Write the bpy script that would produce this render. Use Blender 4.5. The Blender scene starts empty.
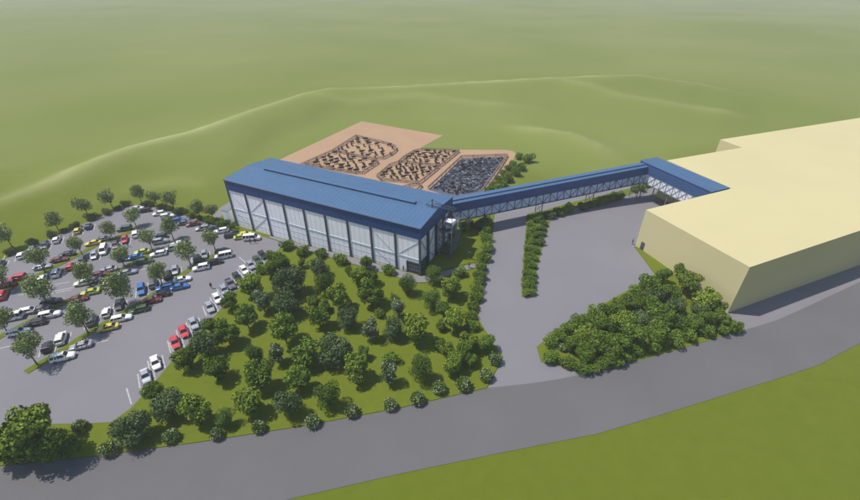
import bpy, bmesh, math, random
import numpy as np
from mathutils import Vector, Matrix, noise
random.seed(7)
S = bpy.context.scene
COL = S.collection
rad = math.radians

# ------------------------------------------------------------------ camera
CAM_H, FOC, PITCH = 66.0, 432.0, math.atan(280 / 432.0)
cd = bpy.data.cameras.new('camera'); cam = bpy.data.objects.new('camera', cd); COL.objects.link(cam)
cam.location = (0, 0, CAM_H); cam.rotation_euler = (math.pi / 2 - PITCH, 0, 0)
cd.sensor_width = 36; cd.lens = 36 * FOC / 860; cd.clip_start = 0.5; cd.clip_end = 12000
S.camera = cam

# ------------------------------------------------------------------ light
SUNDIR = Vector((0.53, -0.06, -1.0)).normalized()          # the way the light travels
elev = math.asin(-SUNDIR.z); azim = math.atan2(-SUNDIR.x, -SUNDIR.y)
W = bpy.data.worlds.new('World'); S.world = W; W.use_nodes = True
nt = W.node_tree; nt.nodes.clear()
sky = nt.nodes.new('ShaderNodeTexSky'); sky.sky_type = 'NISHITA'; sky.sun_disc = False
sky.sun_elevation = elev; sky.sun_rotation = azim; sky.altitude = 200; sky.air_density = 1.3; sky.dust_density = 1.0; sky.ozone_density = 1.5
bg = nt.nodes.new('ShaderNodeBackground'); bg.inputs['Strength'].default_value = 0.088
wo = nt.nodes.new('ShaderNodeOutputWorld')
nt.links.new(sky.outputs[0], bg.inputs[0]); nt.links.new(bg.outputs[0], wo.inputs[0])
sl = bpy.data.lights.new('sun', 'SUN'); sl.energy = 3.3; sl.angle = rad(0.6); sl.color = (1.0, 0.94, 0.84)
so = bpy.data.objects.new('sun', sl); COL.objects.link(so); so.rotation_euler = SUNDIR.to_track_quat('-Z', 'Y').to_euler(); so.location = (-100, 60, 150)
S.view_settings.view_transform = 'Standard'; S.view_settings.look = 'None'; S.view_settings.gamma = 1
S.view_settings.use_curve_mapping = False; S.view_settings.exposure = 0.5

# ------------------------------------------------------------------ terrain height and picture -> ground
def plateau(x, y):
    q = ((x - 32) / 60) ** 2 + ((y - 105) / 34) ** 2
    return 2.3 * math.exp(-q * q)
_c, _s = math.cos(PITCH), math.sin(PITCH)
def flat(px, py, z=0.0):
    u = (px - 430) / FOC; v = -(py - 250) / FOC
    t = (z - CAM_H) / (-_s + v * _c)
    return (u * t, (_c + v * _s) * t)
RIDGES = [  # (measured crest line, height, half width on near side, half width on far side)
    ([(-120, 250), (0, 207), (60, 188), (130, 160), (200, 142), (260, 119), (300, 105), (335, 98), (400, 97), (470, 91), (560, 86), (640, 84), (700, 88), (790, 104)], 6.0, 34, 13),
    ([(400, 118), (455, 121), (520, 131), (570, 140), (610, 157), (640, 176)], 3.6, 14, 8),
    ([(60, 222), (130, 192), (180, 185), (215, 190)], 1.6, 10, 6),
    ([(560, 88), (620, 102), (690, 112), (760, 122)], 3.5, 20, 34),
    ([(300, 104), (350, 108), (420, 104), (470, 108), (560, 112)], 2.8, 12, 12),
]
_R = [([flat(*p) for p in pts], h, a, b) for pts, h, a, b in RIDGES]
def seg_dist(x, y, pts):
    best = 1e9; side = 1; tt = 0
    n = len(pts) - 1
    for i in range(n):
        ax, ay = pts[i]; bx, by = pts[i + 1]
        dx, dy = bx - ax, by - ay; L2 = dx * dx + dy * dy
        t = max(0, min(1, ((x - ax) * dx + (y - ay) * dy) / L2))
        ex, ey = x - ax - t * dx, y - ay - t * dy
        d = ex * ex + ey * ey
        if d < best: best = d; side = 1 if (dx * ey - dy * ex) > 0 else -1; tt = (i + t) / n
    return math.sqrt(best), side, tt
def site_mask(x, y):      # keeps the built-up ground level
    f = 1.0
    # lot + halls + pens, as a soft box
    for cx, cy, rx, ry in ((-70, 90, 75, 62), (20, 110, 95, 62), (0, 160, 48, 85), (-28, 190, 34, 64), (-48, 178, 30, 40), (150, 120, 110, 62)):
        q = ((x - cx) / rx) ** 4 + ((y - cy) / ry) ** 4
        f *= 1 - math.exp(-q * q * 1.2)
    return f
def hz(x, y):
    z = plateau(x, y)
    if y > 95:
        m = site_mask(x, y)
        if m > 0.001:
            for pts, h, a, b in _R:
                d, sd, t = seg_dist(x, y, pts)
                w = b if sd > 0 else a
                if d < 3.5 * w:
                    e = min(1, t * 6, (1 - t) * 6)
                    z += m * h * e * (math.exp(-d / w) if sd > 0 else math.exp(-(d / w) ** 1.5))
            far = min(1, max(0, (y - 230) / 400))
            z += m * 0.9 * noise.noise(Vector((x / 70, y / 70, 3))) + far * 9 * noise.noise(Vector((x / 420, y / 420, 1)))
    return z
def G(px, py, dz=0.0):
    z = 0
    for _ in range(14):
        x, y = flat(px, py, z + dz); z = plateau(x, y)
    return x, y, z

# ------------------------------------------------------------------ materials
def mat(name, col, rough=0.85, spec=0.3, metal=0.0, noise_amt=0.0, nscale=1.0, bump=0.0, bscale=8.0, col2=None, coat=0.0, stretch=None, worldco=False):
    m = bpy.data.materials.new(name); m.use_nodes = True; t = m.node_tree; N = t.nodes; b = N['Principled BSDF']
    b.inputs['Base Color'].default_value = (*col, 1); b.inputs['Roughness'].default_value = rough
    b.inputs['Specular IOR Level'].default_value = spec; b.inputs['Metallic'].default_value = metal
    b.inputs['Coat Weight'].default_value = coat
    co = N.new('ShaderNodeNewGeometry').outputs['Position'] if worldco else N.new('ShaderNodeTexCoord').outputs['Object']
    if stretch:
        mp = N.new('ShaderNodeMapping'); mp.inputs['Scale'].default_value = stretch; t.links.new(co, mp.inputs[0]); co = mp.outputs[0]
    if noise_amt or col2:
        n1 = N.new('ShaderNodeTexNoise'); n1.inputs['Scale'].default_value = nscale; n1.inputs['Detail'].default_value = 6; n1.inputs['Roughness'].default_value = 0.6
        t.links.new(co, n1.inputs['Vector'])
        r = N.new('ShaderNodeMapRange'); r.inputs['From Min'].default_value = 0.3; r.inputs['From Max'].default_value = 0.7
        t.links.new(n1.outputs['Fac'], r.inputs[0])
        mx = N.new('ShaderNodeMix'); mx.data_type = 'RGBA'
        c2 = col2 if col2 else tuple(c * (1 - noise_amt) for c in col)
        mx.inputs['A'].default_value = (*col, 1); mx.inputs['B'].default_value = (*c2, 1)
        t.links.new(r.outputs[0], mx.inputs['Factor']); t.links.new(mx.outputs['Result'], b.inputs['Base Color'])
    if bump:
        n2 = N.new('ShaderNodeTexNoise'); n2.inputs['Scale'].default_value = bscale; n2.inputs['Detail'].default_value = 4
        t.links.new(co, n2.inputs['Vector'])
        bm = N.new('ShaderNodeBump'); bm.inputs['Strength'].default_value = bump; bm.inputs['Distance'].default_value = 0.1
        t.links.new(n2.outputs['Fac'], bm.inputs['Height']); t.links.new(bm.outputs[0], b.inputs['Normal'])
    return m

def grass_mat(name, a, b_, c, s1=0.012, s2=0.35):
    m = bpy.data.materials.new(name); m.use_nodes = True; t = m.node_tree; N = t.nodes; b = N['Principled BSDF']
    b.inputs['Roughness'].default_value = 1.0; b.inputs['Specular IOR Level'].default_value = 0.05
    pos = N.new('ShaderNodeNewGeometry').outputs['Position']
    def nz(sc, det=5):
        n = N.new('ShaderNodeTexNoise'); n.inputs['Scale'].default_value = sc; n.inputs['Detail'].default_value = det; t.links.new(pos, n.inputs['Vector'])
        r = N.new('ShaderNodeMapRange'); r.inputs['From Min'].default_value = 0.33; r.inputs['From Max'].default_value = 0.67; t.links.new(n.outputs['Fac'], r.inputs[0]); return r.outputs[0]
    m1 = N.new('ShaderNodeMix'); m1.data_type = 'RGBA'; m1.inputs['A'].default_value = (*a, 1); m1.inputs['B'].default_value = (*b_, 1); t.links.new(nz(s1), m1.inputs['Factor'])
    m2 = N.new('ShaderNodeMix'); m2.data_type = 'RGBA'; m2.inputs['B'].default_value = (*c, 1)
    k = N.new('ShaderNodeMath'); k.operation = 'MULTIPLY'; k.inputs[1].default_value = 0.45; t.links.new(nz(s2, 8), k.inputs[0]); t.links.new(k.outputs[0], m2.inputs['Factor'])
    t.links.new(m1.outputs['Result'], m2.inputs['A']); t.links.new(m2.outputs['Result'], b.inputs['Base Color'])
    n = N.new('ShaderNodeTexNoise'); n.inputs['Scale'].default_value = 3.0; n.inputs['Detail'].default_value = 6; t.links.new(pos, n.inputs['Vector'])
    bu = N.new('ShaderNodeBump'); bu.inputs['Strength'].default_value = 0.35; bu.inputs['Distance'].default_value = 0.12
    t.links.new(n.outputs['Fac'], bu.inputs['Height']); t.links.new(bu.outputs[0], b.inputs['Normal'])
    return m

def leaf_mat(name, a, b_):
    m = bpy.data.materials.new(name); m.use_nodes = True; t = m.node_tree; N = t.nodes; b = N['Principled BSDF']
    b.inputs['Roughness'].default_value = 0.9; b.inputs['Specular IOR Level'].default_value = 0.06
    g = N.new('ShaderNodeNewGeometry'); oi = N.new('ShaderNodeObjectInfo')
    mx = N.new('ShaderNodeMix'); mx.data_type = 'RGBA'; mx.inputs['A'].default_value = (*a, 1); mx.inputs['B'].default_value = (*b_, 1)
    t.links.new(g.outputs['Random Per Island'], mx.inputs['Factor'])
    h = N.new('ShaderNodeHueSaturation'); r = N.new('ShaderNodeMapRange'); r.inputs['To Min'].default_value = 0.8; r.inputs['To Max'].default_value = 1.22
    t.links.new(oi.outputs['Random'], r.inputs[0]); t.links.new(r.outputs[0], h.inputs['Value'])
    t.links.new(mx.outputs['Result'], h.inputs['Color']); t.links.new(h.outputs[0], b.inputs['Base Color'])
    b.inputs['Subsurface Weight'].default_value = 0.0
    return m

M = {}
M['grass'] = grass_mat('field grass', (0.110, 0.142, 0.013), (0.126, 0.148, 0.018), (0.094, 0.122, 0.010))
def meadow(m):      # paler, drier hill meadow behind the site; light caught on the crests is painted in paler
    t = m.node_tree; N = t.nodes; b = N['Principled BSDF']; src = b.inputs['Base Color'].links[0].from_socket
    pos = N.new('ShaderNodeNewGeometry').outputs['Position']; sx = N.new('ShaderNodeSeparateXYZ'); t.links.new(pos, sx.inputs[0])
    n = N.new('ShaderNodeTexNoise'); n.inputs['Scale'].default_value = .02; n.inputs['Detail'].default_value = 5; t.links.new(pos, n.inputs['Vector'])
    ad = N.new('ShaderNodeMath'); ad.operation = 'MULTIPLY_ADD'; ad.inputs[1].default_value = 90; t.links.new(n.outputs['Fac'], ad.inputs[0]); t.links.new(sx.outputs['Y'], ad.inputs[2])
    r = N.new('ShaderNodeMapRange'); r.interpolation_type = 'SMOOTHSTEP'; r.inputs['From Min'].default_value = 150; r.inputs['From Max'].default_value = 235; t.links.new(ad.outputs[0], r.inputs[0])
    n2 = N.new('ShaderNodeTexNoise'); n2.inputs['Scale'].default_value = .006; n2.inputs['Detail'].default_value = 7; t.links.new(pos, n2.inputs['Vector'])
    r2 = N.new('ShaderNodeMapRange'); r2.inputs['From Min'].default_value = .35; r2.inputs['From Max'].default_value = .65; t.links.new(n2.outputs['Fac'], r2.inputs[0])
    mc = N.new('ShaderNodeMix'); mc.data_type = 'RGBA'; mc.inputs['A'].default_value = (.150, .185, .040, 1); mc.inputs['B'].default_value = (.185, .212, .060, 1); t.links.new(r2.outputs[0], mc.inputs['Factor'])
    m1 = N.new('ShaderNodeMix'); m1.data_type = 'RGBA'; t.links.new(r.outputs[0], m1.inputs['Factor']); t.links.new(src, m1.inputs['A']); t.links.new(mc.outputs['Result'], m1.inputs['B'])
    at = N.new('ShaderNodeAttribute'); at.attribute_name = 'crest_light'
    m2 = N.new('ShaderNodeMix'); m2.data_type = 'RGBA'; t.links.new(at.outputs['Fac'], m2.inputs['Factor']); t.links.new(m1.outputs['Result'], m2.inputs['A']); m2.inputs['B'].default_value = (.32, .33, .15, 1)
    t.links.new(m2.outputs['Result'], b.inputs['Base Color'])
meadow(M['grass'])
M['lawn'] = grass_mat('lawn grass', (0.118, 0.152, 0.014), (0.132, 0.158, 0.018), (0.095, 0.130, 0.010), 0.05, 0.8)
M['lot'] = mat('pale asphalt', (0.1995, 0.1925, 0.2135), 0.9, 0.2, noise_amt=0.10, nscale=0.06, bump=0.1, worldco=True)
M['road'] = mat('grey asphalt', (0.1295, 0.1260, 0.1344), 0.9, 0.2, noise_amt=0.10, nscale=0.08, bump=0.1, worldco=True)
M['path'] = mat('concrete path', (0.2100, 0.2030, 0.2170), 0.9, 0.2, noise_amt=0.12, nscale=0.8, worldco=True)
M['kerb'] = mat('kerb concrete', (0.1190, 0.1155, 0.1120), 0.9, noise_amt=0.2, nscale=2)
M['line'] = mat('road paint', (0.4340, 0.4410, 0.4620), 0.7, noise_amt=0.25, nscale=2.5, worldco=True)
M['sand'] = mat('packed sand', (0.3920, 0.2590, 0.1645), 0.95, 0.1, noise_amt=0.10, nscale=0.08, bump=0.2, worldco=True)
M['slurry'] = mat('churned dark pen floor', (0.075, 0.085, 0.12), 0.9, 0.2, col2=(0.12, 0.13, 0.17), nscale=0.9, worldco=True) # mat('churned dark pen floor', (0.0700, 0.0630, 0.0665), 0.9, 0.2, col2=(0.1330, 0.1155, 0.1120), nscale=0.9, worldco=True)
M['cream'] = mat('cream render', (0.540, 0.480, 0.272), 0.9, 0.15, noise_amt=0.06, nscale=0.04, worldco=True)
M['roofblue'] = mat('blue roof sheet', (0.066, 0.136, 0.255), 0.55, 0.3, noise_amt=0.10, nscale=0.25, stretch=(1, 1, 1))
M['navy'] = mat('navy cladding', (0.030, 0.072, 0.225), 0.5, 0.3, noise_amt=0.15, nscale=0.4)
M['steel'] = mat('dark blue grey steel', (0.0560, 0.0680, 0.1040), 0.5, 0.4)
M['greysteel'] = mat('grey steel', (0.1600, 0.1680, 0.2000), 0.5, 0.4)
M['panel'] = mat('white translucent wall panel', (0.93, 0.91, 0.98), 0.4, 0.4, noise_amt=0.08, nscale=0.3)
M['paneltop'] = mat('pale blue wall panel', (0.82, 0.84, 0.94), 0.3, 0.5, noise_amt=0.08, nscale=0.3)
M['paneldim'] = mat('blue grey glazing', (0.2880, 0.3440, 0.4640), 0.15, 0.7, noise_amt=0.15, nscale=0.3)
M['bridgeglass'] = mat('pale bridge glazing', (0.44, 0.54, 0.76), 0.2, 0.6, noise_amt=0.12, nscale=0.4)
M['whiteglass'] = mat('white gallery glazing', (0.72, 0.76, 0.84), 0.25, 0.6)
M['brace'] = mat('grey brace steel', (0.36, 0.37, 0.43), 0.6)
M['rail'] = mat('grey rail', (0.50, 0.53, 0.60), 0.5)
M['darkglass'] = mat('dark glass', (0.03, 0.045, 0.08), 0.08, 0.6)
M['white'] = mat('white paint', (0.78, 0.78, 0.78), 0.5)
M['black'] = mat('black rubber', (0.02, 0.02, 0.022), 0.7)
M['carglass'] = mat('car glass', (0.02, 0.022, 0.028), 0.08, 0.6)
M['rim'] = mat('alloy rim', (0.35, 0.35, 0.37), 0.35, metal=0.8)
M['lamp'] = mat('lamp lens', (0.75, 0.75, 0.72), 0.15, 0.7)
M['tail'] = mat('tail lamp', (0.35, 0.02, 0.02), 0.2, 0.6)
M['bark'] = mat('bark', (0.085, 0.062, 0.042), 0.95, noise_amt=0.4, nscale=5)
M['fence'] = mat('weathered pen timber', (0.25, 0.17, 0.15), 0.9, noise_amt=0.3, nscale=1)
M['skin'] = mat('skin', (0.45, 0.27, 0.19), 0.7)
M['cloth_dark'] = mat('dark clothes', (0.03, 0.032, 0.04), 0.9)
M['cloth_blue'] = mat('blue shirt', (0.06, 0.08, 0.15), 0.9)
M['hair'] = mat('hair', (0.03, 0.02, 0.015), 0.8)
M['leaf_b'] = leaf_mat('mid green leaves', (0.050, 0.105, 0.012), (0.158, 0.228, 0.034))
M['leaf_d'] = leaf_mat('grey green leaves', (0.045, 0.082, 0.026), (0.135, 0.182, 0.074))
M['leaf_y'] = leaf_mat('yellow green leaves', (0.080, 0.140, 0.012), (0.235, 0.300, 0.045))
M['leaf_f'] = leaf_mat('dark fine leaves', (0.047, 0.097, 0.013), (0.130, 0.195, 0.035))
M['leaf_l'] = leaf_mat('soft green leaves', (0.135, 0.190, 0.060), (0.290, 0.335, 0.135))
M['leaf_h'] = leaf_mat('hedge leaves', (0.066, 0.128, 0.012), (0.190, 0.270, 0.040))
M['blossom'] = mat('pale blossom', (0.34, 0.37, 0.26), 0.9, noise_amt=0.3, nscale=4)

# ------------------------------------------------------------------ mesh helpers
class MB:
    def __init__(s): s.v = []; s.f = []; s.mi = []; s.cur = 0
    def add(s, vs, fs):
        o = len(s.v); s.v += [tuple(p) for p in vs]; s.f += [tuple(o + i for i in f) for f in fs]; s.mi += [s.cur] * len(fs); return s
    def box(s, x0, x1, y0, y1, z0, z1):
        return s.add([(x0, y0, z0), (x1, y0, z0), (x1, y1, z0), (x0, y1, z0), (x0, y0, z1), (x1, y0, z1), (x1, y1, z1), (x0, y1, z1)],
                     [(0, 3, 2, 1), (4, 5, 6, 7), (0, 1, 5, 4), (1, 2, 6, 5), (2, 3, 7, 6), (3, 0, 4, 7)])
    def beam(s, p, q, w=0.2, h=None):
        p, q = Vector(p), Vector(q); d = (q - p).normalized(); h = h or w
        u = d.cross(Vector((0, 0, 1)))
        if u.length < 0.05: u = Vector((1, 0, 0))
        u.normalize(); n = u.cross(d).normalized()
        c = [(-1, -1), (1, -1), (1, 1), (-1, 1)]
        vs = [p + u * (a * w / 2) + n * (b * h / 2) for a, b in c] + [q + u * (a * w / 2) + n * (b * h / 2) for a, b in c]
        return s.add(vs, [(0, 1, 2, 3), (7, 6, 5, 4), (0, 4, 5, 1), (1, 5, 6, 2), (2, 6, 7, 3), (3, 7, 4, 0)])
    def tube(s, pts, rs, n=7, cap=True):
        rings = []
        for i, p in enumerate(pts):
            p = Vector(p); a = Vector(pts[max(0, i - 1)]); b = Vector(pts[min(len(pts) - 1, i + 1)]); d = (b - a).normalized()
            u = d.cross(Vector((0.3, 0.95, 0.1))).normalized(); w = d.cross(u)
            rings.append([p + (u * math.cos(k * 2 * math.pi / n) + w * math.sin(k * 2 * math.pi / n)) * rs[i] for k in range(n)])
        vs = [v for r in rings for v in r]; fs = []
        for i in range(len(pts) - 1):
            for k in range(n): fs.append((i * n + k, i * n + (k + 1) % n, (i + 1) * n + (k + 1) % n, (i + 1) * n + k))
        if cap: fs += [tuple(range(n))[::-1], tuple((len(pts) - 1) * n + k for k in range(n))]
        return s.add(vs, fs)
    def prism(s, poly, z0, z1):
        n = len(poly)
        return s.add([(x, y, z0) for x, y in poly] + [(x, y, z1) for x, y in poly],
                     [tuple(range(n))[::-1], tuple(range(n, 2 * n))] + [(i, (i + 1) % n, n + (i + 1) % n, n + i) for i in range(n)])
    def mesh(s, name, mats, smooth=False):
        me = bpy.data.meshes.new(name); me.from_pydata(s.v, [], s.f)
        for m in (mats if isinstance(mats, (list, tuple)) else [mats]): me.materials.append(m)
        if any(s.mi): me.polygons.foreach_set('material_index', s.mi)
        if smooth: me.polygons.foreach_set('use_smooth', [True] * len(me.polygons))
        me.update(); return me
    def build(s, name, mats, parent=None, smooth=False):
        return link(name, s.mesh(name, mats, smooth), parent)
def link(name, data, parent=None):
    o = bpy.data.objects.new(name, data); COL.objects.link(o)
    if parent: o.parent = parent
    return o
def tag(o, label=None, cat=None, group=None, kind=None):
    if label: o['label'] = label
    if cat: o['category'] = cat
    if group: o['group'] = group
    if kind: o['kind'] = kind
    return o
def empty(name, loc=(0, 0, 0), rz=0.0):
    o = bpy.data.objects.new(name, None); COL.objects.link(o); o.location = loc; o.rotation_euler = (0, 0, rz); o.empty_display_size = 0.5; return o
KIDS = {}
def kids(o):
    if o.name not in KIDS: KIDS[o.name] = list(o.children)
    return KIDS[o.name]
def copy_tree(src, parent=None):
    c = src.copy(); COL.objects.link(c)
    if parent: c.parent = parent
    for k in kids(src): copy_tree(k, c)
    return c
PROTO_USED = set()
def inst(proto):          # the first use is the prototype itself
    if proto.name not in PROTO_USED:
        kids(proto)
        for k in kids(proto): kids(k)
        PROTO_USED.add(proto.name); return proto
    return copy_tree(proto)

ORD = ['first', 'second', 'third', 'fourth', 'fifth', 'sixth', 'seventh', 'eighth', 'ninth', 'tenth', 'eleventh', 'twelfth', 'thirteenth', 'fourteenth', 'fifteenth', 'sixteenth', 'seventeenth', 'eighteenth', 'nineteenth', 'twentieth', 'twenty-first', 'twenty-second']
QUEUE = []   # (object, adjective, noun, plural, place, px, py, axis)
def q(o, adj, noun, plural, place, px, py, axis='x'): QUEUE.append((o, adj, noun, plural, place, px, py, axis))
def flush_labels():
    d = {}
    for it in QUEUE: d.setdefault((it[1], it[2], it[4]), []).append(it)
    for (adj, noun, place), L in d.items():
        if len(L) == 1:
            L[0][0]['label'] = f'{adj} {noun} {place}'; continue
        ax = L[0][7]
        L.sort(key=lambda t: t[5] if ax == 'x' else t[6])
        for i, it in enumerate(L):
            w = 'from left' if ax == 'x' else 'from back'
            if len(L) == 2: pre = ('left' if ax == 'x' else 'farther') if i == 0 else ('right' if ax == 'x' else 'nearer')
            elif i == 0: pre = 'leftmost' if ax == 'x' else 'farthest'
            elif i == len(L) - 1: pre = 'rightmost' if ax == 'x' else 'nearest'
            else: pre = f'{ORD[i]} {w}'
            it[0]['label'] = f'{pre} of the {adj} {it[3]} {place}'

# ------------------------------------------------------------------ ground
STEP = 4.0
def axis_lines(lo, hi, far_lo, far_hi, grow, step=STEP, mx=90):
    a = list(np.arange(lo, hi + 0.1, step)); d = step; x = hi
    while x < far_hi: d = min(d * grow, mx); x += d; a.append(x)
    d = step; x = lo; pre = []
    while x > far_lo: d = min(d * grow, mx); x -= d; pre.append(x)
    return pre[::-1] + a
xs = axis_lines(-260, 260, -3600, 3600, 1.09)
ys = axis_lines(20, 420, -240, 5200, 1.05)
vs = [(x, y, hz(x, y)) for y in ys for x in xs]; nx = len(xs)
fs = [(j * nx + i, j * nx + i + 1, (j + 1) * nx + i + 1, (j + 1) * nx + i) for j in range(len(ys) - 1) for i in range(nx - 1)]
gm = MB(); gm.v = vs; gm.f = fs; gm.mi = [0] * len(fs)
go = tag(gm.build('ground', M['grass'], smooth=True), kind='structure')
da = go.data.attributes.new('crest_light', 'FLOAT', 'POINT'); dv = []  # pale bands painting the light that the ridge crests catch
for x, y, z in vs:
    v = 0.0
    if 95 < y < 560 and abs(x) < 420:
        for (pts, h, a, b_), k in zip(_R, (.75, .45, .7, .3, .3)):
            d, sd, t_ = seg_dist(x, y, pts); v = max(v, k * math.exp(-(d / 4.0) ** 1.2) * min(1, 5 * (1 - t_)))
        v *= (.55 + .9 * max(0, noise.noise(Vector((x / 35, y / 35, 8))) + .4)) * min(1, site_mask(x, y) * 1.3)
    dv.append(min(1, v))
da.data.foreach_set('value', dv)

def sheet(name, poly, off, m, skirt=None, thick=0.12):
    bm = bmesh.new()
    f = bm.faces.new([bm.verts.new((x, y, 0)) for x, y in poly])
    if f.calc_area() and f.normal.z < 0: f.normal_flip()
    bm.normal_update()
    if f.normal.z < 0: f.normal_flip()
    bmesh.ops.triangulate(bm, faces=bm.faces[:], ngon_method='EAR_CLIP')
    X = [p[0] for p in poly]; Y = [p[1] for p in poly]
    for k in range(math.ceil(min(X) / STEP), math.floor(max(X) / STEP) + 1):
        bmesh.ops.bisect_plane(bm, geom=bm.verts[:] + bm.edges[:] + bm.faces[:], plane_co=(k * STEP, 0, 0), plane_no=(1, 0, 0), dist=1e-4)
    for k in range(math.ceil(min(Y) / STEP), math.floor(max(Y) / STEP) + 1):
        bmesh.ops.bisect_plane(bm, geom=bm.verts[:] + bm.edges[:] + bm.faces[:], plane_co=(0, k * STEP, 0), plane_no=(0, 1, 0), dist=1e-4)
    for v in bm.verts: v.co.z = hz(v.co.x, v.co.y) + off
    if skirt:
        be = [e for e in bm.edges if len(e.link_faces) == 1]
        r = bmesh.ops.extrude_edge_only(bm, edges=be)
        for g in r['geom']:
            if isinstance(g, bmesh.types.BMVert): g.co.z -= thick + 0.05
            if isinstance(g, bmesh.types.BMFace): g.material_index = 1
    bmesh.ops.recalc_face_normals(bm, faces=bm.faces[:]) if skirt else None
    me = bpy.data.meshes.new(name); bm.to_mesh(me); bm.free(); me.materials.append(m)
    if skirt: me.materials.append(skirt)
    return link(name, me)
def px_poly(pts): return [G(*p)[:2] for p in pts]

# parking lot
lot = px_poly([(-190, 345), (-60, 288), (0, 261.5), (45, 241), (88, 222), (112, 212), (130, 204.5), (150, 206), (180, 214), (205, 222), (232, 231), (260, 236), (284, 243), (278, 250), (238, 288.8), (213.6, 317.4),
               (174, 359), (154.2, 382.3), (131.3, 407.7), (111.8, 422), (88.4, 423.3), (50, 424), (0, 428), (-190, 440)])
tag(sheet('parking_lot', lot, 0.03, M['lot']), kind='structure')
# light driveway and yard
drive = px_poly([(487, 390), (503.5, 357), (494, 344), (478, 318), (482, 290), (487, 262), (492, 238), (495, 212), (520, 204), (640, 172), (700, 172), (760, 200), (870, 225), (900, 262), (860, 285), (800, 312), (775, 323), (745, 332), (700, 347), (640, 364), (579, 377), (558, 382), (520, 386)])
tag(sheet('driveway', drive, 0.03, M['lot']), kind='structure')
road = px_poly([(-260, 510), (0, 466.5), (100, 456), (200, 442.5), (300, 427), (400, 408.5), (488, 388), (530, 383.5), (560, 379), (579, 374.8), (640, 361), (700, 344), (745, 330), (775, 321), (800, 310), (860, 282), (1010, 205),
                (1130, 195), (1010, 264), (860, 343), (817, 365.7), (770, 381), (667, 413), (598, 433.6), (500, 453), (400, 473.7), (290, 499), (120, 545), (-150, 640), (-320, 640)])
tag(sheet('road', road, 0.055, M['road']), kind='structure')
# grove lawn
grove = px_poly([(-190, 437), (0, 428.5), (50, 424.5), (88.4, 423.8), (111.8, 422.5), (131.5, 408), (154.4, 382.6), (174.2, 359.3), (213.8, 317.7), (238.3, 289), (278, 250.5), (284, 246), (300, 251), (350, 265), (420, 284), (431, 285),
                 (482, 270), (480, 290), (477, 318), (493, 344), (503, 357), (486.5, 388), (400, 407.8), (300, 426.5), (200, 442), (100, 455.5), (0, 466), (-190, 492)])
tag(sheet('grove_lawn', grove, 0.12, M['lawn'], M['kerb']), kind='structure')
side = px_poly([(431, 274), (482, 260), (487, 250), (491, 236), (494, 213), (452, 222), (440, 248)])
tag(sheet('hall_lawn', side, 0.12, M['lawn'], M['kerb']), kind='structure')
isl = px_poly([(536.5, 347), (553, 334), (600, 306), (640, 284), (655, 275), (634, 247), (639, 244), (726, 316), (745, 329.5), (700, 343.5), (640, 360.5), (581, 373), (562, 367), (541, 362)])
tag(sheet('planted_island', isl, 0.12, M['lawn'], M['kerb']), kind='structure')
stripc = px_poly([(521.5, 297), (523, 262), (527, 214), (545, 210.5), (570, 203), (600, 196), (645, 184), (648, 189), (625, 196), (575, 207.5), (553, 214.5), (547, 230), (535, 275), (531, 297)])
tag(sheet('planted_strip', stripc, 0.12, M['lawn'], M['kerb']), kind='structure')
for nm, c, wd in (('parking_island', [(26, 372.5), (66, 348), (88, 333.5), (141, 303), (190, 269.5), (214, 255)], 0.8), ('parking_island', [(-40, 360), (0, 337), (35, 319), (66, 302), (97, 286.5), (132, 264), (180, 241)], 0.8),
              ('parking_island', [(-45, 315), (0, 293), (28.6, 280), (66, 261.5), (97, 245), (136, 230)], 0.8)):
    g = [Vector(G(*p)[:2]) for p in c]; Lf, Rt = [], []
    for i, p in enumerate(g):
        d = (g[min(i + 1, len(g) - 1)] - g[max(i - 1, 0)]).normalized(); n = Vector((-d.y, d.x)) * wd
        Lf.append(tuple(p + n)); Rt.append(tuple(p - n))
    tag(sheet(nm, Lf + Rt[::-1], 0.13, M['lawn'], M['kerb']), kind='structure')
# sand yard behind the hall
sand = px_poly([(262, 168), (280, 159.5), (361.6, 121.3), (402, 128.5), (443, 135.6), (421, 147.6), (424, 149.6), (458, 149.8), (505, 150), (513, 151.3), (516, 154), (512.8, 161), (485.6, 192.5), (470, 200), (440, 210), (400, 215), (300, 190)])
tag(sheet('sand_yard', sand, 0.03, M['sand']), kind='structure')

# ------------------------------------------------------------------ blue hall
LH = Vector((-59.5, 115.5, 0)); ANG = rad(-26.2); LEN, DEP, EAVE, RIDGE = 63.8, 18.9, 15.35, 16.25
hall = empty('hall', LH, ANG); tag(hall, 'long hall with blue metal roof and white panelled walls between dark columns', 'industrial hall')
def hall_pt(x, y, z=0): return LH + Vector((x * math.cos(ANG) - y * math.sin(ANG), x * math.sin(ANG) + y * math.cos(ANG), z))
# footpath: along the front, round the corner to the driveway
fp = [hall_pt(14, -0.2)[:2], hall_pt(LEN + 0.2, -0.2)[:2], hall_pt(LEN + 2.2, 1.5)[:2], G(482, 262.5)[:2], G(482, 266)[:2], hall_pt(LEN + 2.5, -1.6)[:2], hall_pt(LEN, -2.9)[:2], hall_pt(30, -2.3)[:2], hall_pt(14, -1.0)[:2]]
tag(sheet('footpath', [tuple(p) for p in fp], 0.15, M['path'], M['kerb']), kind='structure')
fp2 = px_poly([(217, 221), (212, 216), (222, 206.5), (236, 198), (239, 202), (226, 211)])
tag(sheet('access_path', fp2, 0.03, M['path']), kind='structure')
BAY = LEN / 9; FZ = 12.15
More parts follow.
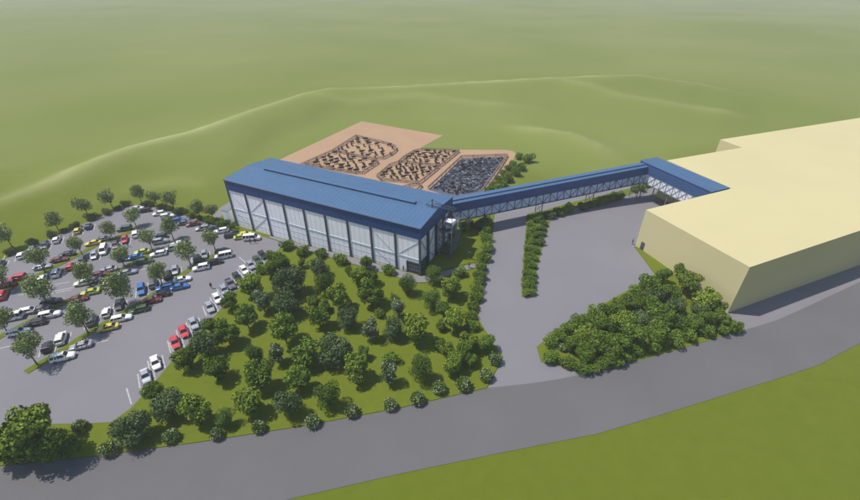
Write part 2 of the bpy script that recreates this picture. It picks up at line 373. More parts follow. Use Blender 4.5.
# roof: two pitches with standing seams, thin edge
def roof_mesh():
    b = MB(); y2 = DEP / 2; o = 0.12
    for (ya, za, yb, zb) in ((-o, EAVE, y2, RIDGE), (y2, RIDGE, DEP + o, EAVE)):
        b.add([(-o, ya, za), (LEN + o, ya, za), (LEN + o, yb, zb), (-o, yb, zb), (-o, ya, za - .18), (LEN + o, ya, za - .18), (LEN + o, yb, zb - .18), (-o, yb, zb - .18)],
              [(0, 1, 2, 3), (7, 6, 5, 4), (0, 4, 5, 1), (1, 5, 6, 2), (2, 6, 7, 3), (3, 7, 4, 0)])
        n = int(LEN / 1.2)
        for i in range(n + 1):
            x = i * LEN / n
            b.beam((x, ya, za + .01), (x, yb, zb + .01), 0.04, 0.02)
    return b
rf = roof_mesh().build('roof', M['roofblue'], hall)
mo = MB(); mo.box(7.0, LEN - 6.3, DEP / 2 - 0.55, DEP / 2 + 0.55, RIDGE - .05, RIDGE + 0.42); mo.box(6.9, LEN - 6.2, DEP / 2 - 0.7, DEP / 2 + 0.7, RIDGE + 0.42, RIDGE + 0.5)
mo.build('ridge_vent', M['roofblue'], rf)
tr = MB()
for i in range(40): tr.box(8 + i * 1.26, 8.9 + i * 1.26, DEP / 2 - 0.6, DEP / 2 - 0.552, RIDGE + .06, RIDGE + 0.36)
tr.build('vent_louvre', M['steel'], rf)
fa = MB()
fa.box(0, LEN, 0, 0.25, FZ, EAVE - .19); fa.box(0, LEN, DEP - 0.25, DEP, FZ, EAVE - .19)
y2 = DEP / 2
for x0, x1 in ((0, 0.25), (LEN - 0.25, LEN)):
    fa.add([(x0, .25, FZ), (x1, .25, FZ), (x1, DEP - .25, FZ), (x0, DEP - .25, FZ), (x0, .25, EAVE - .19), (x1, .25, EAVE - .19), (x1, DEP - .25, EAVE - .19), (x0, DEP - .25, EAVE - .19), (x0, y2, RIDGE - .19), (x1, y2, RIDGE - .19)],
           [(0, 3, 2, 1), (0, 1, 5, 4), (2, 3, 7, 6), (1, 2, 6, 9, 5), (0, 4, 8, 7, 3), (4, 5, 9, 8), (8, 9, 6, 7)])
for i in range(64): fa.box(0.5 + i * 0.985, 0.56 + i * 0.985, -0.03, 0, FZ, EAVE - .2)
fa.build('fascia', M['navy'], hall)
gt = MB(); gt.beam((0, -0.14, EAVE - .12), (LEN, -0.14, EAVE - .12), 0.22, 0.2); gt.build('gutter', M['steel'], hall)
for i in range(10):      # front columns
    c = MB(); x = i * BAY; x = min(max(x, .3), LEN - .3)
    c.box(x - .26, x + .26, -0.02, 0.06, -1, FZ); c.box(x - .26, x + .26, 0.2, 0.26, -1, FZ); c.box(x - .08, x + .08, .06, .2, -1, FZ); c.box(x - .38, x + .38, -.1, .3, -1, (plateau(*hall_pt(x, 0)[:2]) + .4))
    c.build('column', M['steel'], hall)
PY = 0.2
for i in range(9):       # front bays
    x0, x1 = i * BAY + .3, (i + 1) * BAY - .3
    last = i == 8
    b = MB(); b.box(x0, x1, PY, PY + .15, (5.2 if last else -1), 6.0); b.build('lower_wall_panel', M['panel'], hall)
    b = MB(); b.box(x0, x1, PY, PY + .15, 6.3, FZ); b.build('upper_wall_panel', M['panel'], hall)
    r = MB(); r.box(x0, x1, PY - .12, PY + .15, 6.0, 6.3)
    for k in range(1, 4): xx = x0 + (x1 - x0) * k / 4; r.box(xx - .02, xx + .02, PY - .02, PY, 5.2 if last else 0, 6.0); r.box(xx - .02, xx + .02, PY - .02, PY, 6.3, FZ)
    for zz in (2.2, 4.1) if not last else (): r.box(x0, x1, PY - .05, PY, zz, zz + .05)
    r.build('wall_rail', M['rail'], hall)
    if i in (0, 1, 7, 8):
        br = MB(); z0 = 5.2 if last else 0.6
        if i == 0: br.beam((x1, .15, .6), (x0, .15, 6.1), .09); br.beam((x0, .15, 11.6), (x1, .15, 6.1), .09)
        elif i == 1: br.beam((x0, .15, .6), (x1, .15, 6.1), .09); br.beam((x0, .15, 6.1), (x1, .15, 11.6), .09)
        elif i == 7: br.beam((x0, .15, 11.6), (x1, .15, 6.1), .09); br.beam((x1, .15, 1.8), (x0, .15, 6.1), .09)
        else: br.beam((x0, .15, 6.1), (x1, .15, 11.6), .09)
        br.build('wall_brace', M['brace'], hall)
# entrance at the near corner: dark glass with bars
x0, x1 = 8 * BAY + .3, LEN - .3; xm = x0 + 2.6
b = MB(); b.box(x0, xm, PY, PY + .15, -1, 5.2); b.build('lower_wall_panel', M['panel'], hall)
b = MB(); b.box(xm + .12, x1, PY + .1, PY + .2, 1, 4.9); en = b.build('entrance_glazing', M['darkglass'], hall)
r = MB(); r.box(xm, x1, PY - .1, PY + .15, 4.9, 5.2); r.box(xm, xm + .12, PY - .1, PY + .15, 1, 4.9)
for k in range(1, 5): xx = xm + (x1 - xm) * k / 5; r.box(xx - .04, xx + .04, PY + .02, PY + .1, 1, 4.9)
for zz in (2.6, 3.8): r.box(xm + .12, x1, PY + .03, PY + .1, zz, zz + .07)
r.build('frame', M['greysteel'], en)
# end wall (right) and the unseen sides
EB = DEP / 4
for i in range(1, 5):
    y = min(i * EB, DEP - .3); c = MB(); c.box(LEN - .12, LEN - .02, y - .24, y + .24, -1, FZ); c.box(LEN - .62, LEN - .52, y - .24, y + .24, -1, FZ); c.box(LEN - .52, LEN - .12, y - .07, y + .07, -1, FZ); c.build('column', M['steel'], hall)
for i in range(4):
    y0, y1 = i * EB + (.8 if i == 0 else .28), (i + 1) * EB - (.6 if i == 3 else .28)
    b = MB(); b.box(LEN - .8, LEN - .65, y0, y1, 6.3, FZ); b.build('upper_wall_panel', M['paneltop'], hall)
    b = MB(); b.box(LEN - .8, LEN - .65, y0, y1, (5.2 if i == 0 else -1), 6.0); b.build('lower_wall_panel', M['paneltop'], hall)
    if i == 0:
        b = MB(); b.box(LEN - .8, LEN - .7, y0, y1, 1, 4.9); e2 = b.build('entrance_glazing', M['darkglass'], hall)
        r = MB(); r.box(LEN - .8, LEN - .55, y0, y1, 4.9, 5.2)
        for k in range(1, 4): yy = y0 + (y1 - y0) * k / 4; r.box(LEN - .7, LEN - .6, yy - .04, yy + .04, 1, 4.9)
        for zz in (2.6, 3.8): r.box(LEN - .7, LEN - .61, y0, y1, zz, zz + .07)
        r.build('frame', M['greysteel'], e2)
    r = MB(); r.box(LEN - .8, LEN - .52, y0, y1, 6.0, 6.3)
    for zz in (2.2, 4.1, 8.2, 10.2):
        if i or zz > 5: r.box(LEN - .65, LEN - .6, y0, y1, zz, zz + .06)
    for k in (1, 2):
        yy = y0 + (y1 - y0) * k / 3; r.box(LEN - .65, LEN - .61, yy - .03, yy + .03, 6.3, FZ)
        if i: r.box(LEN - .65, LEN - .61, yy - .03, yy + .03, 0, 6.0)
    r.build('wall_rail', M['rail'], hall)
    br = MB()
    if i % 2 == 0: br.beam((LEN - .4, y0, 11.6), (LEN - .4, y1, 6.2), .12)
    else: br.beam((LEN - .4, y0, 6.2), (LEN - .4, y1, 11.6), .12)
    br.beam((LEN - .4, y0, 5.9), (LEN - .4, y1, 2.2), .12) if i else None
    br.build('wall_brace', M['greysteel'], hall)
b = MB(); b.box(.05, .3, .8, DEP - .3, -1, FZ); b.box(.05, LEN - .85, DEP - .3, DEP - .05, -1, FZ); b.build('rear_wall', M['panel'], hall)

# white cabinet at the far end of the hall
g = G(231, 224); ct = empty('equipment_cabinet', (g[0] - .8, g[1] + 1.2, 0), ANG); tag(ct, 'tall white cabinet standing at the far left corner of the blue roofed hall', 'cabinet')
b = MB(); b.box(-1.1, 1.1, -.9, .9, .15, 4.3); b.build('housing', M['white'], ct)
b = MB(); b.box(-1.2, 1.2, -1, 1, 4.3, 4.42); b.build('cap', M['greysteel'], ct)
b = MB(); b.box(-1.2, 1.2, -1, 1, -.2, .15); b.build('base', M['greysteel'], ct)
b = MB(); b.box(-.9, -.02, -.94, -.9, .4, 4.0); b.box(.02, .9, -.94, -.9, .4, 4.0); b.build('door', M['white'], ct)

# stair tower on the end wall
st = empty('stair_tower', hall_pt(LEN, 0), ANG); tag(st, 'grey steel stair tower against the right end wall of the hall', 'staircase')
X0, X1, Y0, Y1 = 0.4, 3.9, 9.6, 15.4
b = MB()
for x in (X0, X1):
    for y in (Y0, (Y0 + Y1) / 2, Y1): b.beam((x, y, 0), (x, y, 13.2 if x == X0 else 11.5), .2)
for z in (4, 7, 10, 11.5):
    for x in (X0, X1): b.beam((x, Y0, z), (x, Y1, z), .14)
    for y in (Y0, Y1): b.beam((X0, y, z), (X1, y, z), .14)
b.beam((X1, Y0, 4), (X1, Y1, 7), .1); b.beam((X1, Y1, 7), (X1, Y0, 10), .1); b.beam((X0, Y0, 1), (X1, Y0, 4), .1); b.beam((X1, Y0, 7), (X0, Y0, 10), .1)
b.build('frame', M['greysteel'], st)
for z, ya, yb in ((4, Y0, Y0 + 1.4), (7, Y1 - 1.4, Y1), (10, Y0, Y0 + 1.4), (11.4, Y1 - 2.4, Y1)):
    b = MB(); b.box(X0, X1, ya, yb, z, z + .1); b.beam((X1, ya, z + 1.1), (X1, yb, z + 1.1), .07); b.build('landing', M['steel'], st)
for (za, zb, ya, yb, xx) in ((1.9, 4, Y1 - 1.0, Y0 + 1.4, .9), (4, 7, Y0 + 1.4, Y1 - 1.4, 3.0), (7, 10, Y1 - 1.4, Y0 + 1.4, .9), (10, 11.4, Y0 + 1.4, Y1 - 2.4, 3.0)):
    b = MB(); n = 10
    for k in range(n):
        t = (k + .5) / n; b.box(xx, xx + 1.1, ya + (yb - ya) * t - .16, ya + (yb - ya) * t + .16, za + (zb - za) * t, za + (zb - za) * t + .05)
    b.beam((xx, ya, za), (xx, yb, zb), .08, .25); b.beam((xx + 1.1, ya, za), (xx + 1.1, yb, zb), .08, .25); b.beam((xx + 1.1, ya, za + 1), (xx + 1.1, yb, zb + 1), .06)
    b.build('stair_flight', M['greysteel'], st)
b = MB()
b.beam((-1.4, 9.2, RIDGE - .2), (-1.4, 9.2, 18.6), .22); b.beam((-3.2, 9.2, 16.75), (4.6, 9.2, 16.75), .16, .2); b.beam((-1.4, 10.6, 16.75), (4.6, 10.6, 16.75), .12, .16)
for k in range(5): b.beam((-1.3 + k * 1.45, 9.2, 16.75), (-1.3 + k * 1.45, 10.6, 16.75), .08)
b.beam((3.9, 9.6, 16.75), (3.9, 9.6, 11.5), .12); b.beam((3.9, 9.2, 16.75), (3.9, 9.6, 16.7), .1)
b.beam((-1.4, 9.2, 18.4), (4.6, 9.2, 16.9), .08); b.beam((-1.4, 9.2, 18.4), (-3.0, 9.2, 16.9), .08)
b.beam((.4, 9.6, 14.1), (3.9, 9.6, 14.1), .12)
b.build('gantry', M['steel'], st)
au = empty('air_unit', hall_pt(LEN + 2.6, 11.3, 11.55), ANG); tag(au, 'white roof box unit perched on the stair tower beside the bridge', 'air unit')
b = MB(); b.box(-1.2, 1.2, -1.1, 1.1, 0, 1.0); b.build('housing', M['white'], au)
b = MB(); b.box(-1.0, 1.0, -1.16, -1.1, .15, .85); b.build('grille', M['greysteel'], au)

# ------------------------------------------------------------------ footbridge gallery
BA = rad(22.4); BO = Vector((5.6, 107.2, 0)); BL = 70.0; HW = 1.8
br = empty('bridge_gallery', BO, BA); tag(br, 'long covered bridge with navy side band and pale trussed glazing on thin legs', 'covered bridge')
def bpt(x, y): return BO + Vector((x * math.cos(BA) - y * math.sin(BA), x * math.sin(BA) + y * math.cos(BA), 0))
ZB, ZF, ZT = 6.8, 9.95, 12.4
b = MB(); b.box(0, BL, -HW - .1, HW + .1, ZT, ZT + .15); b.box(0, BL, -.5, .8, ZT + .15, ZT + .55)
for i in range(59): b.box(i * 1.2, i * 1.2 + .06, -HW - .1, -.5, ZT + .15, ZT + .2)
b.build('roof', M['roofblue'], br)
b = MB(); b.box(0, BL, -HW, -HW + .15, ZF, ZT); b.box(0, BL, HW - .15, HW, ZF, ZT); b.box(0, BL, -HW - .07, -HW - .002, ZF - .05, ZF + .18); b.box(0, BL, -HW - .07, -HW - .002, ZT - .35, ZT)
b.build('side_cladding', M['navy'], br)
for s in (-1, 1):
    b = MB(); b.box(.1, BL - .1, min(s * (HW - .12), s * (HW - .2)), max(s * (HW - .12), s * (HW - .2)), ZB + .2, ZF); b.build('glazing', M['bridgeglass'], br)
b = MB(); b.box(0, BL, -HW + .25, HW - .25, ZB - .02, ZB + .18); b.build('deck', M['greysteel'], br)
b = MB(); n = 28; dx = BL / n
for s in (-1, 1):
    y = s * (HW - .02)
    b.beam((0, y, ZB + .1), (BL, y, ZB + .1), .16, .3); b.beam((0, y, ZF - .12), (BL, y, ZF - .12), .12, .12)
    for i in range(n + 1):
        b.beam((i * dx, y, ZB + .2), (i * dx, y, ZF - .1), .13)
        if i < n: b.beam((i * dx, y, ZF - .1), ((i + 1) * dx, y, ZB + .2), .11) if i % 2 else b.beam((i * dx, y, ZB + .2), ((i + 1) * dx, y, ZF - .1), .11)
b.build('truss', M['steel'], br)
for x in (12.0, 30.2, 49.6, 68.6):
    for s in (-1, 1):
        p = bpt(x, s * 1.6); b = MB(); b.beam((x, s * 1.6, p and plateau(p.x, p.y) - .3), (x, s * 1.5, ZB), .22)
        b.build('support_leg', M['greysteel'], br)
    b = MB(); zz = plateau(*bpt(x, 0)[:2]); b.beam((x, -1.7, zz + .4), (x, 1.6, ZB - .5), .12); b.beam((x, 1.7, zz + .4), (x, -1.6, ZB - .5), .12); b.beam((x, -1.7, ZB - .3), (x, 1.7, ZB - .3), .16)
    b.build('leg_brace', M['greysteel'], br)

# corner gallery that turns down into the notch of the cream block
U = rad(23.0); CO = Vector((69.4, 135.3, 0)); ZT = 13.25
cg = empty('corner_gallery', CO, U - math.pi / 2); tag(cg, 'wide blue roofed gallery running from the bridge end into the cream building', 'covered walkway')
CL, CW = 26.2, 7.0      # local x along u2, local y = u1
b = MB(); b.box(-.1, CL, -.1, CW + .1, ZT + .05, ZT + .22)
for i in range(22): b.box(i * 1.2, i * 1.2 + .05, -.1, CW + .1, ZT + .22, ZT + .27)
b.build('roof', M['roofblue'], cg)
b = MB(); b.box(0, CL, 0, .15, ZF, ZT + .05); b.box(0, CL, CW - .15, CW, ZF, ZT + .05); b.box(0, .15, .15, CW - .15, ZF, ZT + .05)
sc_ = b.build('side_cladding', M['navy'], cg)
for k in range(5): MB().box(0, CL, -.08, -.002, ZF + .1 + k * .58, ZF + .26 + k * .58).build('siding_strip', M['roofblue'], sc_)
b = MB(); b.box(0, CL, .12, .2, ZB + .2, ZF); b.box(0, CL, CW - .2, CW - .12, ZB + .2, ZF); b.box(.12, .2, .2, CW - .2, ZB + .2, ZF); b.build('glazing', M['whiteglass'], cg)
b = MB(); b.box(0, CL, .25, CW - .25, ZB, ZB + .18); b.build('deck', M['greysteel'], cg)
b = MB(); n = 11; dx = CL / n
for y in (.02, CW - .02):
    b.beam((0, y, ZB + .1), (CL, y, ZB + .1), .16, .3)
    for i in range(n + 1):
        b.beam((i * dx, y, ZB + .2), (i * dx, y, ZF), .11)
        if i < n: b.beam((i * dx, y, ZF), ((i + 1) * dx, y, ZB + .2), .1); b.beam((i * dx, y, ZB + .2), ((i + 1) * dx, y, ZF), .1)
b.build('truss', M['greysteel'], cg)
for x in (3.0, 13.0):
    for y in (.5, CW - .5): b = MB(); b.beam((x, y, 0), (x, y, ZB), .26); b.build('support_leg', M['greysteel'], cg)
    b = MB(); b.beam((x, .5, 1), (x, CW - .5, ZB - .3), .14); b.beam((x, .5, .8), (x + 7, .5, ZB - .3), .16); b.beam((x, .5, ZB - .4), (x, CW - .5, ZB - .4), .18); b.build('leg_brace', M['greysteel'], cg)

# ------------------------------------------------------------------ cream block
YT = 13.4
foot = [(56.5, 100.5), (67.5, 74.5), (67.5 + 190 * .9205, 74.5 + 190 * .3905), (107.3 + 165 * .937, 156.2 + 165 * .349), (107.3, 156.2), (110.1, 147.6), (78.0, 135.4), (86.6, 113.6)]
cr = empty('cream_building', (67.5, 74.5, 0)); tag(cr, 'huge plain cream block with flat roof and no windows', 'industrial building')
loc = [(x - 67.5, y - 74.5) for x, y in foot]
b = MB(); nf = len(loc)
b.add([(x, y, -1) for x, y in loc] + [(x, y, YT - .06) for x, y in loc], [(i, (i + 1) % nf, nf + (i + 1) % nf, nf + i) for i in range(nf)])
b.build('wall', M['cream'], cr)
b = MB(); b.add([(x, y, YT - .06) for x, y in loc] + [(x, y, YT) for x, y in loc], [tuple(range(nf))[::-1], tuple(range(nf, 2 * nf))] + [(i, (i + 1) % nf, nf + (i + 1) % nf, nf + i) for i in range(nf)])
b.build('roof', M['cream'], cr)
dd = Vector((67.5 - 56.5, 74.5 - 100.5, 0)).normalized(); nn = Vector((dd.y, -dd.x, 0))
if nn.x > 0: nn = -nn
p0 = Vector((56.5, 100.5, 0)) + dd * 1.6 - Vector((67.5, 74.5, 0))
b = MB(); z0 = 2.1
for (o, w, za, zb, t) in ((0, 1.2, z0, z0 + 2.5, .06),):
    a = p0 + dd * o; c = a + dd * w
    b.add([a + Vector((0, 0, za)) + nn * .005, c + Vector((0, 0, za)) + nn * .005, c + Vector((0, 0, zb)) + nn * .005, a + Vector((0, 0, zb)) + nn * .005] + [a + Vector((0, 0, za)) + nn * t, c + Vector((0, 0, za)) + nn * t, c + Vector((0, 0, zb)) + nn * t, a + Vector((0, 0, zb)) + nn * t],
          [(4, 5, 6, 7), (0, 1, 5, 4), (1, 2, 6, 5), (2, 3, 7, 6), (3, 0, 4, 7), (3, 2, 1, 0)])
b.build('door', M['steel'], cr)

# ------------------------------------------------------------------ plants
def rnd_unit(rs, n):
    v = rs.normal(size=(n, 3)); return v / np.linalg.norm(v, axis=1)[:, None]
def leaf_mesh(name, seed, lobes, n, size, m, jitter=0.55, inner=0.25, aspect=0.7):
    """leaf-sized quads spread through the shells of several lobes; lobes = (x, y, z, rx, ry, rz)"""
    rs = np.random.RandomState(seed); lob = np.array(lobes)
    ar = (lob[:, 3] * lob[:, 4] + lob[:, 3] * lob[:, 5]); k = rs.choice(len(lob), n, p=ar / ar.sum())
    d = rnd_unit(rs, n); rr = 1 - inner * rs.rand(n) ** 1.5 + 0.07 * rs.normal(size=n)
    lump = 1 + 0.10 * np.sin(d[:, 0] * 7 + k) * np.sin(d[:, 1] * 6 + 2 * k) * np.sin(d[:, 2] * 6 + k)
    c = lob[k, :3] + d * lob[k, 3:6] * (rr * lump)[:, None]
    c = c[c[:, 2] > 0.02]; d = d[:len(c)]; n = len(c)
    nrm = d + jitter * rs.normal(size=(n, 3)); nrm /= np.linalg.norm(nrm, axis=1)[:, None]
    t = np.cross(nrm, rnd_unit(rs, n)); t /= np.linalg.norm(t, axis=1)[:, None]; u = np.cross(nrm, t)
    s = size * (0.6 + 0.8 * rs.rand(n))[:, None] / 2
    t, u = t * s, u * s * aspect
    bend = nrm * s * 0.25
    V = np.stack([c - t, c - u * 1.0 + bend, c + t, c + u + bend], 1).reshape(-1, 3)
    me = bpy.data.meshes.new(name); me.vertices.add(4 * n); me.vertices.foreach_set('co', V.ravel())
    me.loops.add(4 * n); me.loops.foreach_set('vertex_index', np.arange(4 * n)); me.polygons.add(n)
    me.polygons.foreach_set('loop_start', np.arange(0, 4 * n, 4)); me.polygons.foreach_set('loop_total', np.full(n, 4))
    me.update(); me.validate(); me.materials.append(m); return me
def lobes_round(rs, nl, R, H, cz, lr):
    out = []
    for i in range(nl):
        a = rs.rand() * 6.28; w = rs.rand() ** .5 * (R - lr * .75); z = cz + (rs.rand() * 2 - 1) * (H - lr * .7) * math.sqrt(max(0, 1 - (w / R) ** 2))
        r = lr * (0.75 + .5 * rs.rand()); out.append((w * math.cos(a), w * math.sin(a), z, r, r, r * .85))
    return out
def trunk_mesh(seed, h, r, top, spread, limbs=5):
    rs = random.Random(seed); b = MB()
    b.tube([(0, 0, -.3), (r * .4, 0, h * .5), (0, r * .5, h)], [r * 1.25, r * .85, r * .7])
    for i in range(limbs):
        a = i * 2 * math.pi / limbs + rs.random(); e = (spread * .7 * math.cos(a), spread * .7 * math.sin(a), h + (top - h) * (.35 + .4 * rs.random()))
        b.tube([(0, 0, h * .8), (e[0] * .45, e[1] * .45, (h + e[2]) / 2), e], [r * .5, r * .32, r * .12], 5)
    b.tube([(0, 0, h * .9), (.1, .05, top * .92)], [r * .6, r * .15], 5)
    return b.mesh('trunk', M['bark'])
# every prototype has unit crown radius; each plant is scaled uniformly
PL = {}
def make_plants():
    for kind, nm, R, H, hc, lr, nl, n, ls, lm, jit in (
        ('b', 'broadleaf_tree', 1, .95, 1.35, .42, 16, 3900, .14, 'leaf_b', .55), ('d', 'dense_tree', 1, .92, 1.20, .50, 15, 4200, .125, 'leaf_d', .5),
        ('y', 'bright_tree', 1, 1.0, 1.40, .36, 18, 3500, .15, 'leaf_y', .6), ('f', 'feathery_tree', 1, 1.1, 1.35, .45, 14, 4600, .10, 'leaf_f', .9),
        ('p', 'flowering_tree', .85, 1.25, 1.45, .38, 14, 1900, .15, 'leaf_d', .6)):
        for v in range(3):
            rs = np.random.RandomState(hash_(kind) + v)
            lob = lobes_round(rs, nl, R, H, hc, lr) + [(0, 0, hc, R * .6, R * .6, H * .62)]
            if kind == 'f': lob = [(x * (1.15 - .3 * z / hc), y * (1.15 - .3 * z / hc), z, a, b_, c) for x, y, z, a, b_, c in lob]
            root = empty(nm); kids_ = link('crown', leaf_mesh('crown', hash_(kind) + v, lob, n, ls, M[lm], jit), root)
            link('trunk', trunk_mesh(v, .55, .055, hc + H * .5, .8), root)
            if kind == 'p': link('blossom', leaf_mesh('blossom', 9 + v, [(x, y, z + .03, a * 1.04, b_ * 1.04, c * 1.04) for x, y, z, a, b_, c in lob[:-1]], 330, .15, M['blossom'], .4, .03), root)
            PL.setdefault(kind, []).append(root)
    for v in range(3):       # small lollipop trees of the parking lot
        rs = np.random.RandomState(60 + v); lob = lobes_round(rs, 14, 1, .95, 1.72, .42) + [(0, 0, 1.7, .6, .6, .6)]
        root = empty('parking_tree'); link('crown', leaf_mesh('crown', 61 + v, lob, 2000, .135, M['leaf_l'], .8, .45), root); link('trunk', trunk_mesh(v + 9, .9, .05, 2.4, .9, 6), root)
        PL.setdefault('l', []).append(root)
    for kind, nm, lm, n in (('s', 'round_bush', 'leaf_h', 1900), ('g', 'grey_bush', 'leaf_d', 1900)):
        for v in range(3):
            rs = np.random.RandomState(70 + v); lob = lobes_round(rs, 8, 1, .6, .72, .42) + [(0, 0, .6, .7, .7, .62)]
            root = empty(nm); link('foliage', leaf_mesh('foliage', 80 + v, lob, n, .15, M[lm], .55), root); link('stem', trunk_mesh(v + 5, .22, .05, .9, .6, 4), root)
            PL.setdefault(kind, []).append(root)
    for v in range(2):
        lob = [(0, 0, .78, .95, .95, .8)]
        root = empty('flowering_shrub'); link('foliage', leaf_mesh('foliage', 90 + v, lob, 900, .22, M['leaf_f'], .6, .3), root); link('stem', trunk_mesh(v + 15, .2, .05, .9, .5, 4), root)
        link('blossom', leaf_mesh('blossom', 95 + v, [(0, 0, .8, 1.0, 1.0, .86)], 130, .23, M['blossom'], .25, .04), root)
        PL.setdefault('w', []).append(root)
def hash_(s): return sum(ord(c) * 17 for c in s) % 1000
make_plants()
CZ = dict(b=1.35, d=1.20, y=1.40, f=1.35, p=1.45, l=1.72, s=.75, g=.75, w=.8)
ADJ = dict(b=('mid green', 'tree', 'trees', 'tree'), d=('grey green', 'tree', 'trees', 'tree'), y=('bright yellowish', 'tree', 'trees', 'tree'), f=('dark feathery', 'tree', 'trees', 'tree'),
           p=('pale blossoming', 'tree', 'trees', 'tree'), l=('thin', 'tree', 'trees', 'tree'), s=('low green', 'bush', 'bushes', 'bush'), g=('low grey', 'bush', 'bushes', 'bush'), w=('white flecked', 'shrub', 'shrubs', 'shrub'))
cnt = {}
PRNG = random.Random(3)
def plant(kind, px, py, rpx, place, group, axis='x', base=None):
    # px, py = centre of the crown in the photograph; find the spot on the ground that puts it there
    r = 2.0
    for _ in range(6):
        dz = CZ[kind] * r
        if base: x, y, z = G(*base)
        else: x, y, z = G(px, py, dz)
        dist = math.hypot(math.hypot(x, y), CAM_H - z - dz)
        dep = y * _c - (z + dz - CAM_H) * _s
        r = rpx * dep / FOC * dict(l=1.12, w=1.0, s=1.06, g=1.06).get(kind, 1.08)
    i = cnt.get(kind, 0); cnt[kind] = i + 1
    o = inst(PL[kind][i % len(PL[kind])]); o.location = (x, y, z + .05); o.rotation_euler = (0, 0, PRNG.random() * 6.28); sc = r * (1 + PRNG.uniform(-.05, .05)); o.scale = (sc, sc, sc * PRNG.uniform(.92, 1.1))
    a, n, pl, cat = ADJ[kind]
    o['category'] = cat; o['group'] = group
    q(o, a, n, pl, place, px, py, axis)
    return o

GROVE = [ # kind px py r
 ('b',274,257,8),('b',281,262,8.5),('b',271,268,8),('s',287.4,245,6.5),('s',302,250,7),('s',321,253,6.5),('b',302,263,4),('s',261.5,269.5,6),('y',250.3,283.4,11),('d',290,282,13),('d',318.2,268.7,9.5),('f',324,283.5,10),
 ('p',261.5,300,10),('d',286,303,12),('b',314,302,7),('d',278,285,6),('s',341.7,258.4,7.2),('b',366,262.6,6),('b',348.7,270.3,4),('y',359,274.5,8.5),('b',372,276.6,6.5),('b',370.4,291,12.5),('s',388.6,269.3,7),('f',408,284,9.5),
 ('y',339,297,11),('s',394,296.5,4.2),('p',399,308,8),('s',378,312.5,6),('d',347,317,10.5),('b',324,305,6),('f',433.8,274,9),('f',431.7,299,9),('y',453,287,10),('s',459.5,271.5,7),('b',443.6,311,8),('y',454,321,10.5),('b',441,325,5),
 ('y',469,339,10),('b',487,342,8.5),('b',209,325,7.5),('b',226,332,11.5),('d',204,343,13),('b',245,316,11.5),('y',186,357,11),('b',216,368,12),('f',254,354,9.5),('b',229,300.5,8),('b',283,329,13.5),('b',318.5,316,10.5),('b',305.5,351,14),
 ('p',276,353,9.5),('d',334,350,14.5),('b',297,377,12),('p',370,330,9),('d',394,327,10.5),('y',413.5,328,13),('b',363,352,6),('s',390.4,357,8),('y',356,367,13),('p',388,374,10),('f',419,368,12),('b',440,344,6),('b',152.4,391,8.5),
 ('d',168,404,14.5),('y',195,412,13.5),('d',131.3,428,16),('b',258,374,14.5),('y',244.8,401,13.5),('d',288,404,12.5),('f',328,394,12),('f',226,417,9),('y',449,352,8.5),('y',451,363,9.5),('b',464,353,9),('b',472,360,6)]
def grove_place(px, py, kind):
    if px + 0.9 * (py - 260) < 318 and py > 240 and px < 262: return 'by the cars at the grove edge'
    if py - (-0.205 * px + 480) > -16: return 'along the road in the grove'
    if py < 0.25 * px + 196: return 'on the lawn below the hall'
    if px > 425: return 'at the driveway end of the grove'
    if px < 330: return 'in the left half of the grove'
    return 'in the right half of the grove'
for k, px, py, r in GROVE: plant(k, px, py, r, grove_place(px, py, k), 'trees and bushes of the grove')
plant('y', 24, 432, 25, 'at the lower left corner by the road', 'trees and bushes of the grove'); plant('f', 58, 444, 16, 'at the lower left corner by the road', 'trees and bushes of the grove')
plant('d', 33, 452, 12, 'at the lower left corner by the road', 'trees and bushes of the grove'); plant('b', 2, 448, 16, 'at the lower left corner by the road', 'trees and bushes of the grove')
plant('w', 79.5, 426, 7, 'behind the lower left corner trees', 'white flecked shrubs')
for px, py, r in ((108,449,8),(170.6,435.5,8),(216.3,434,6.5),(258.6,426.6,7),(312,421,7.5),(351.4,410.4,7.2),(390,404,7),(417.4,398.3,7.2),(439,387.2,7.5),(463.6,384,7.5),(486,375,7),(495,358.7,6.7)):
    plant('w', px, py, r, 'along the grass verge of the road', 'white flecked shrubs')
for px, py, r in ((488.4,222,7),(486,229,6),(485.8,237,6.5),(486.3,246,7),(484.2,256.5,7),(481.4,265.5,6.5),(480,274,6.5),(478.6,281,6.5),(477,289,6.5),(475.8,297,7),(473,306,7),(470.5,316,7),(471.6,326,7)):
    plant('s', px, py, r, 'in the hedge left of the driveway', 'hedge left of the driveway', 'y')
for k, px, py, r in (('g',480,224.5,7),('s',464,226,6.5),('g',471,222,5),('s',452.7,232,4.5)): plant(k, px, py, r, 'on the small lawn under the bridge', 'bushes under the bridge')
